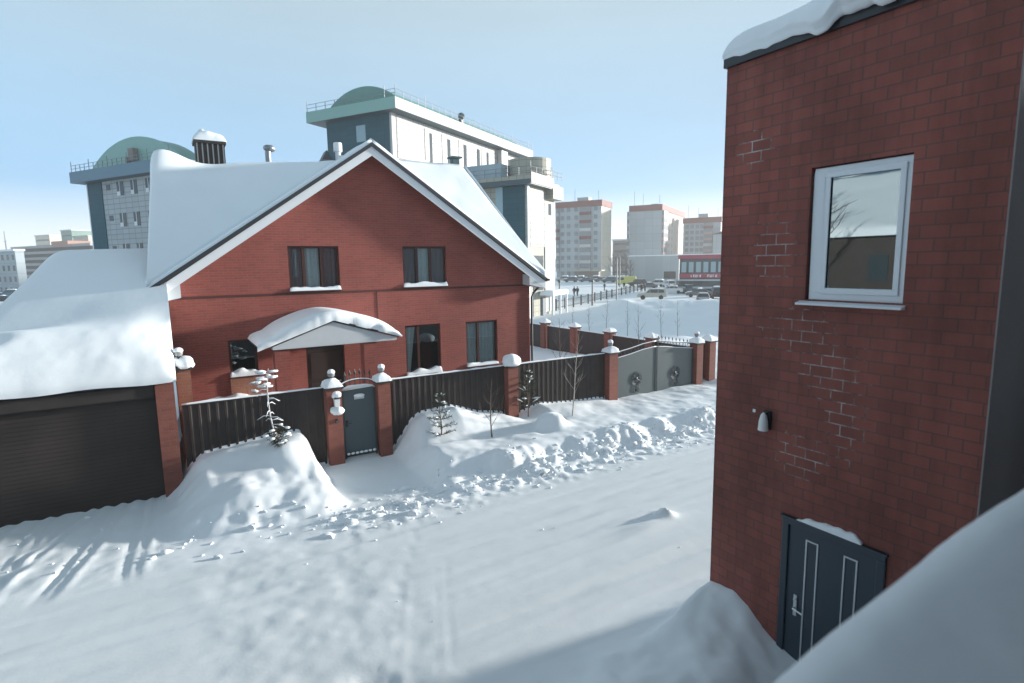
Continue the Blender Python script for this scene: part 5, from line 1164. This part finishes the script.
WHITEC, BEIGEC, BLACKC, GREYC, BLUEC, REDC, SILV = (.6, .61, .62), (.42, .41, .37), (.02, .022, .026), (.12, .13, .14), (.03, .09, .13), (.2, .03, .03), (.34, .36, .37)
def pxcar(label, px, py, ang, kind, col, snow=.15, **k):
    g = at_z(px, py, FZ); g = at_z(px, py, min(gh(g.x, g.y), .8)); return car(label, g.x, g.y, R(ang), kind, col, snow, **k)
pxcar('beige estate seen from the side, nearest car on the snow heap', 652, 299.5, 133, 'suv', BEIGEC, .05)
pxcar('silver hatchback seen from behind below the glass shop', 703, 302, 40, 'sedan', SILV, .1)
pxcar('dark car beside the silver hatchback at the dark brick wall', 717.5, 300, 45, 'suv', BLACKC, .12)
pxcar('grey car under snow up behind the silver hatchback', 699, 297, 130, 'sedan', GREYC, .2)
pxcar('dark blue off-roader parked before the glass shop', 686, 293.5, 70, 'suv', BLUEC, .08)
pxcar('white car under snow just behind the beige estate', 671, 293.5, 135, 'sedan', WHITEC, .25)
pxcar('white off-roader with dark windows before the plain grey hall', 669, 287.5, 60, 'suv', WHITEC, .15)
pxcar('white van-like car left of the white off-roader by the hall', 656, 287, 120, 'suv', WHITEC, .2)
pxcar('black car nosing toward the yellow van by the hall', 637, 286, 150, 'suv', BLACKC, .02)
pxcar('grey car half hidden behind the two standing people', 648, 289, 130, 'sedan', GREYC, .2)
pxcar('dark green car before the shop corner, farther back', 680, 286.5, 60, 'sedan', (.03, .05, .045), .15)
pxcar('black car before the shop at the edge of the dark brick wall', 712, 290.5, 130, 'suv', BLACKC, .1)
rg = random.Random(12); names = ['first', 'second', 'third', 'fourth', 'fifth', 'sixth', 'seventh', 'eighth']
for k, (px, py) in enumerate(((563, 281.5), (571, 282), (579, 281.6), (586, 282), (594, 281.5), (601, 281.8), (609, 282.5), (616, 282))):
    pxcar('snow covered car, %s from the left in the row below the pale flats' % names[k], px, py, 130+rg.uniform(-15, 15), rg.choice(['sedan', 'suv']), rg.choice([GREYC, SILV, WHITEC, BLUEC]), .3, group='row of snowed in cars below the flats')
pxcar('teal car with snow on its roof at the far left edge', 10, 297, 160, 'suv', (.02, .13, .18), .2, group='cars at the far left')
pxcar('dark car lowest at the far left edge', 3, 303, 165, 'sedan', BLACKC, .12, group='cars at the far left')
pxcar('grey car right of the teal car beside the garage roof', 20, 295, 120, 'sedan', GREYC, .15, group='cars at the far left')
# yellow van
g = at_z(626, 285.5, FZ); t = thing('yellow_van', 'yellow delivery van at the left of the parking rows', 'van', (g.x, g.y, gh(g.x, g.y)), R(133), None, True)
mb = MB(); O = [(-2.6, .4), (-2.6, 2.3), (-2.4, 2.45), (1.5, 2.45), (2.0, 1.5), (2.7, 1.25), (2.75, .45)]; mb.prism([(a, -.95, b_) for a, b_ in O], (0, 1.9, 0)); bevel(part('body', mb, pm('yellow_green_paint', (.5, .5, .12), .4, .05), t), .06)
mb = MB(); mb.face([(1.56, -.8, 2.38), (1.56, .8, 2.38), (2.04, .8, 1.52), (2.04, -.8, 1.52)]); part('windscreen', mb, WINF, t)
for s_ in (-1, 1): mb = MB(); mb.face([(.5, s_*.96, 2.2), (1.5, s_*.96, 2.2), (1.85, s_*.96, 1.5), (.5, s_*.96, 1.5)]); part('side_window', mb, WINF, t)
for sx in (-1.7, 1.7):
    for s_ in (-1, 1): mb = MB(); mb.lathe((sx, s_*.85, .35), [(.2, -.12), (.35, -.1), (.35, .1), (.2, .12)], 12, 'y'); part('wheel', mb, MATS['tyre_rubber'], t)

# ------------------------------------------------------------------ people far off
def person(label, px, py, face, seed, coat, trousers, stride=.25):
    g = at_z(px, py, FZ); g = Vector((g.x, g.y, gh(g.x, g.y))); rg_ = random.Random(seed)
    t_ = thing('person', label, 'person', g, face, 'people walking across the snowfield', True)
    J = [(0, 0, .95), (0, 0, 1.2), (0, 0, 1.42), (.01, 0, 1.52), (.02, 0, 1.62), (.02, 0, 1.74),
         (0, .1, .9), (stride*.6, .1, .5), (stride*.55, .11, .08), (stride*.55+.14, .11, .04),
         (0, -.1, .9), (-stride*.1, -.1, .5), (-stride, -.11, .1), (-stride+.14, -.11, .04),
         (0, .2, 1.4), (-.08, .26, 1.12), (.06, .26, .88), (0, -.2, 1.4), (.06, -.26, 1.12), (.2, -.24, .9)]
    Ed = [(0, 1), (1, 2), (2, 3), (3, 4), (4, 5), (0, 6), (6, 7), (7, 8), (8, 9), (0, 10), (10, 11), (11, 12), (12, 13), (2, 14), (14, 15), (15, 16), (2, 17), (17, 18), (18, 19)]
    Rd = [.17, .17, .18, .075, .1, .085, .12, .09, .07, .05, .12, .09, .07, .05, .1, .075, .055, .1, .075, .055]
    me_ = bpy.data.meshes.new('body'); me_.from_pydata(J, Ed, []); ob = bpy.data.objects.new('body', me_); COL.objects.link(ob)
    md = ob.modifiers.new('skin', 'SKIN'); sv = me_.skin_vertices[0].data
    for k, r_ in enumerate(Rd): sv[k].radius = (r_, r_)
    sv[0].use_root = True; md2 = ob.modifiers.new('sub', 'SUBSURF'); md2.levels = md2.render_levels = 1
    dg = bpy.context.evaluated_depsgraph_get(); m2 = bpy.data.meshes.new_from_object(ob.evaluated_get(dg)); ob.modifiers.clear(); ob.data = m2
    m2.materials.clear()
    for m_ in (coat, trousers, pm('skin_tone', (.45, .28, .2), .6)): m2.materials.append(m_)
    for p_ in m2.polygons: z = p_.center.z; p_.material_index = 2 if z > 1.5 or z < -.1 else (1 if z < .85 and abs(p_.center.y) < .2 else 0); p_.use_smooth = True
    ob.parent = t_
    mb = MB(); mb.blob((.0, 0, 1.74), .125, .115, .1, seed, .05, 10, 8, flat=.03); part('hat', mb, trousers, t_, smooth='all')
DK, DK2, NV = pm('black_coat', (.02, .02, .024), .9), pm('dark_trousers', (.025, .027, .035), .9), pm('navy_coat', (.03, .04, .06), .9)
person('person in a black coat walking, left one of the pair on the open snow', 574.2, 296.5, R(200), 1, DK, DK2)
person('person in a dark coat walking, right one of the pair on the open snow', 577.4, 296.3, R(205), 2, NV, DK2)
person('person in dark clothes walking near the yellow van', 624, 289.5, R(190), 3, DK, DK2)
person('person in dark clothes between the lamp posts on the open snow', 604.5, 291, R(170), 4, NV, DK2)
person('person standing, left one of two behind the beige estate', 641.5, 291.5, R(90), 5, DK, DK2, .1)
person('person standing, right one of two behind the beige estate', 645, 291.5, R(100), 6, NV, DK2, .1)

# ------------------------------------------------------------------ path fence and lamp posts
A0 = at_z(556, 311, FZ); B0 = at_z(641, 290.5, FZ)
t = thing('iron_fence', 'low iron railing with posts along the path beyond the snowfield', 'fence', (A0.x, A0.y, FZ)); n = 15
rl = MB()
for k in range(n+1):
    p0 = A0.lerp(B0, k/n); z = gh(p0.x, p0.y); mb = MB(); mb.box(p0.x-.08, p0.x+.08, p0.y-.08, p0.y+.08, z-.2, z+1.5); part('post', mb, IRON, t)
    if k < n:
        p1 = A0.lerp(B0, (k+1)/n); z1 = gh(p1.x, p1.y)
        for hh in (.35, 1.2): rl.tube([(p0.x, p0.y, z+hh), (p1.x, p1.y, z1+hh)], .035, 4)
        for j in range(1, 10): q = p0.lerp(p1, j/10); zz = z+(z1-z)*j/10; rl.tube([(q.x, q.y, zz+.2), (q.x, q.y, zz+1.3)], .018, 4)
part('railing', rl, IRON, t, merge=False)
for (px, py, top, l, arm) in ((559.5, 310, 283, 'leftmost thin lamp post beside the path railing', 0), (592.3, 305.5, 282.5, 'second thin lamp post beside the path railing', 0), (616.7, 299.5, 258, 'tall grey lamp post, nearer of the two by the yellow van', 1), (619.8, 287, 256, 'tall grey lamp post, farther of the two by the yellow van', 1)):
    g = at_z(px, py, FZ); dd = proj(g)[2]; h = (py-top)*dd/FPX; t = thing('lamp_post', l, 'lamp post', (g.x, g.y, FZ), group='lamp posts across the snowfield')
    mb = MB(); mb.lathe((g.x, g.y, FZ-.2), [(.14, 0), (.13, .8), (.08, h+.2)], 8); part('pole', mb, RAIL if arm else IRON, t)
    mb = MB()
    if arm: mb.tube([(g.x, g.y, FZ+h), (g.x+.6, g.y-.6, FZ+h+.3), (g.x+1.4, g.y-1.3, FZ+h+.35)], .05, 5)
    else: mb.lathe((g.x, g.y, FZ+h), [(.05, 0), (.2, .1), (.16, .3), (.03, .4)], 8)
    part('lamp_head', mb, RAIL if arm else IRON, t)
# trees by the far flats
tl = ['left grey bare tree in front of the brownish flats', 'middle grey bare tree in front of the brownish flats', 'right grey bare tree in front of the brownish flats', 'small bare tree beside the plain grey hall']
for k, (px, dd, h) in enumerate(((614, 180, 9), (620, 175, 10), (626, 178, 9.5), (631, 168, 7))):
    g = at_depth(px, 262, dd); bare_tree('bare_tree', tl[k], (g.x, g.y, FZ), h, 60+k, .22, None, 16, 1.0, 'bare trees by the flats', spread=1.3, levels=3)

# ------------------------------------------------------------------ neighbours out of frame mirrored in the white window, and an unseen house added to shade the snowfield
t = thing('wooden_house', 'dark timber house with a snowy roof left of the picture, mirrored in the white window', 'house', (-26, 18, 0))
mb = MB(); mb.box(-32, -20, 10, 27, -.2, 6.6); part('wall', mb, pm('dark_timber', (.06, .05, .045), .8, .3, 1.5), t)
mb = MB(); mb.snow((-19.4, 9.4, 6.61), (-19.4, 27.6, 6.61), (-26, 27.6, 10.4), (-26, 9.4, 10.4), .4, 20, 14, (.3, .3, .3, 0), 3); mb.snow((-32.6, 27.6, 6.61), (-32.6, 9.4, 6.61), (-26, 9.4, 10.4), (-26, 27.6, 10.4), .4, 20, 14, (.3, .3, .3, 0), 4); part('roof', mb, SNOW_SOFT, t, smooth='all')
for k in range(4): mb = MB(); mb.box(-19.99, -19.95, 12+k*3.7, 13.0+k*3.7, 4.2, 5.6); part('window', mb, WINF, t)
bare_tree('street_tree', 'bare spreading tree before the timber house, mirrored in the white window', (-17.5, 20.5, 0), 10.5, 90, .2, None, 16, .8, None, spread=1.4, levels=3)
t = thing('added_shade_house', 'unseen brick house added to shade the snowfield, hidden behind the dark brick building', 'house', (66, 30, FZ))
mb = MB(); mb.box(60, 72, 24, 36, -1.2, 5.2); part('wall', mb, BRICK, t); mb = MB(); mb.prism([(59.4, 23.4, 5.2), (72.6, 23.4, 5.2), (66, 23.4, 9.2)], (0, 13.2, 0)); part('roof', mb, SNOW_SOFT, t)
for k in range(3): mb = MB(); mb.box(59.96, 59.996, 26+k*3, 27.5+k*3, 1, 2.6); part('window', mb, WINF, t)
# ------------------------------------------------------------------ frosty air
hz = MB(); hz.box(-1750, 1750, -1750, 1750, -4.5, 60)
hm = bpy.data.materials.new('frosty_air'); hm.use_nodes = True; hn = hm.node_tree.nodes; hn.remove(hn['Principled BSDF'])
pv = hn.new('ShaderNodeVolumePrincipled'); pv.inputs['Color'].default_value = (.97, .94, .91, 1); pv.inputs['Density'].default_value = .00065; pv.inputs['Anisotropy'].default_value = .25
hm.node_tree.links.new(pv.outputs[0], hn['Material Output'].inputs['Volume'])
o = part('haze', hz, hm); o['kind'] = 'stuff'; o['label'] = 'thin frosty haze over the whole district'
# ------------------------------------------------------------------ light and sky
SUN_AZ, SUN_EL = R(98.5), R(8.4)   # azimuth from +Y towards +X
sd = Vector((math.sin(SUN_AZ)*math.cos(SUN_EL), math.cos(SUN_AZ)*math.cos(SUN_EL), math.sin(SUN_EL)))
ld = bpy.data.lights.new('sun', 'SUN'); ld.energy = 4.7; ld.angle = R(3); ld.color = (1, .95, .88)
lo = bpy.data.objects.new('sun', ld); COL.objects.link(lo); lo.rotation_euler = (-sd).to_track_quat('-Z', 'Y').to_euler(); lo.location = (60, -10, 40)
wd = bpy.data.worlds.new('World'); S.world = wd; wd.use_nodes = True
N, L = wd.node_tree.nodes, wd.node_tree.links
sk = N.new('ShaderNodeTexSky'); sk.sky_type = 'NISHITA'; sk.sun_disc = False; sk.sun_elevation = SUN_EL; sk.sun_rotation = SUN_AZ
sk.air_density = 1.0; sk.dust_density = 1.0; sk.ozone_density = 2.0; sk.altitude = 200
tcw = N.new('ShaderNodeTexCoord'); sxw = N.new('ShaderNodeSeparateXYZ'); L.new(tcw.outputs['Generated'], sxw.inputs[0])
rw = N.new('ShaderNodeValToRGB'); L.new(sxw.outputs['Z'], rw.inputs['Fac'])   # thin high haze veiling the blue
for pos, c_ in ((0, (5.2, 5.4, 5.3)), (.12, (4.2, 4.5, 4.5)), (.45, (2.4, 2.95, 3.2)), (.7, (1.75, 2.8, 3.65)), (1, (1.35, 2.7, 4.2))):
    if pos in (0, 1): el = rw.color_ramp.elements[0 if pos == 0 else 1]
    else: el = rw.color_ramp.elements.new(pos)
    el.color = c_+(1,)
mw = N.new('ShaderNodeMix'); mw.data_type = 'RGBA'; mw.inputs['Factor'].default_value = .93; L.new(sk.outputs[0], mw.inputs['A']); L.new(rw.outputs['Color'], mw.inputs['B'])
nw = N.new('ShaderNodeTexNoise'); nw.inputs['Scale'].default_value = 1.6; nw.inputs['Detail'].default_value = 7; nw.inputs['Roughness'].default_value = .55
mpw = N.new('ShaderNodeMapping'); mpw.inputs['Scale'].default_value = (1, 1, 3.2); L.new(tcw.outputs['Generated'], mpw.inputs['Vector']); L.new(mpw.outputs[0], nw.inputs['Vector'])
mrw = N.new('ShaderNodeMapRange'); mrw.inputs['From Min'].default_value = .3; mrw.inputs['From Max'].default_value = .7; mrw.inputs['To Min'].default_value = .94; mrw.inputs['To Max'].default_value = 1.07; L.new(nw.outputs['Fac'], mrw.inputs['Value'])
vw = N.new('ShaderNodeVectorMath'); vw.operation = 'SCALE'; L.new(rw.outputs['Color'], vw.inputs[0]); L.new(mrw.outputs[0], vw.inputs['Scale']); L.new(vw.outputs[0], mw.inputs['B'])
L.new(mw.outputs['Result'], N['Background'].inputs['Color']); N['Background'].inputs['Strength'].default_value = .1
S.view_settings.view_transform = 'Standard'; S.view_settings.look = 'None'; S.view_settings.exposure = 1.15; S.view_settings.gamma = 1
S.cycles.use_denoising = True
S.cycles.volume_bounces = 2
S.cycles.max_bounces = 6; S.cycles.transparent_max_bounces = 8
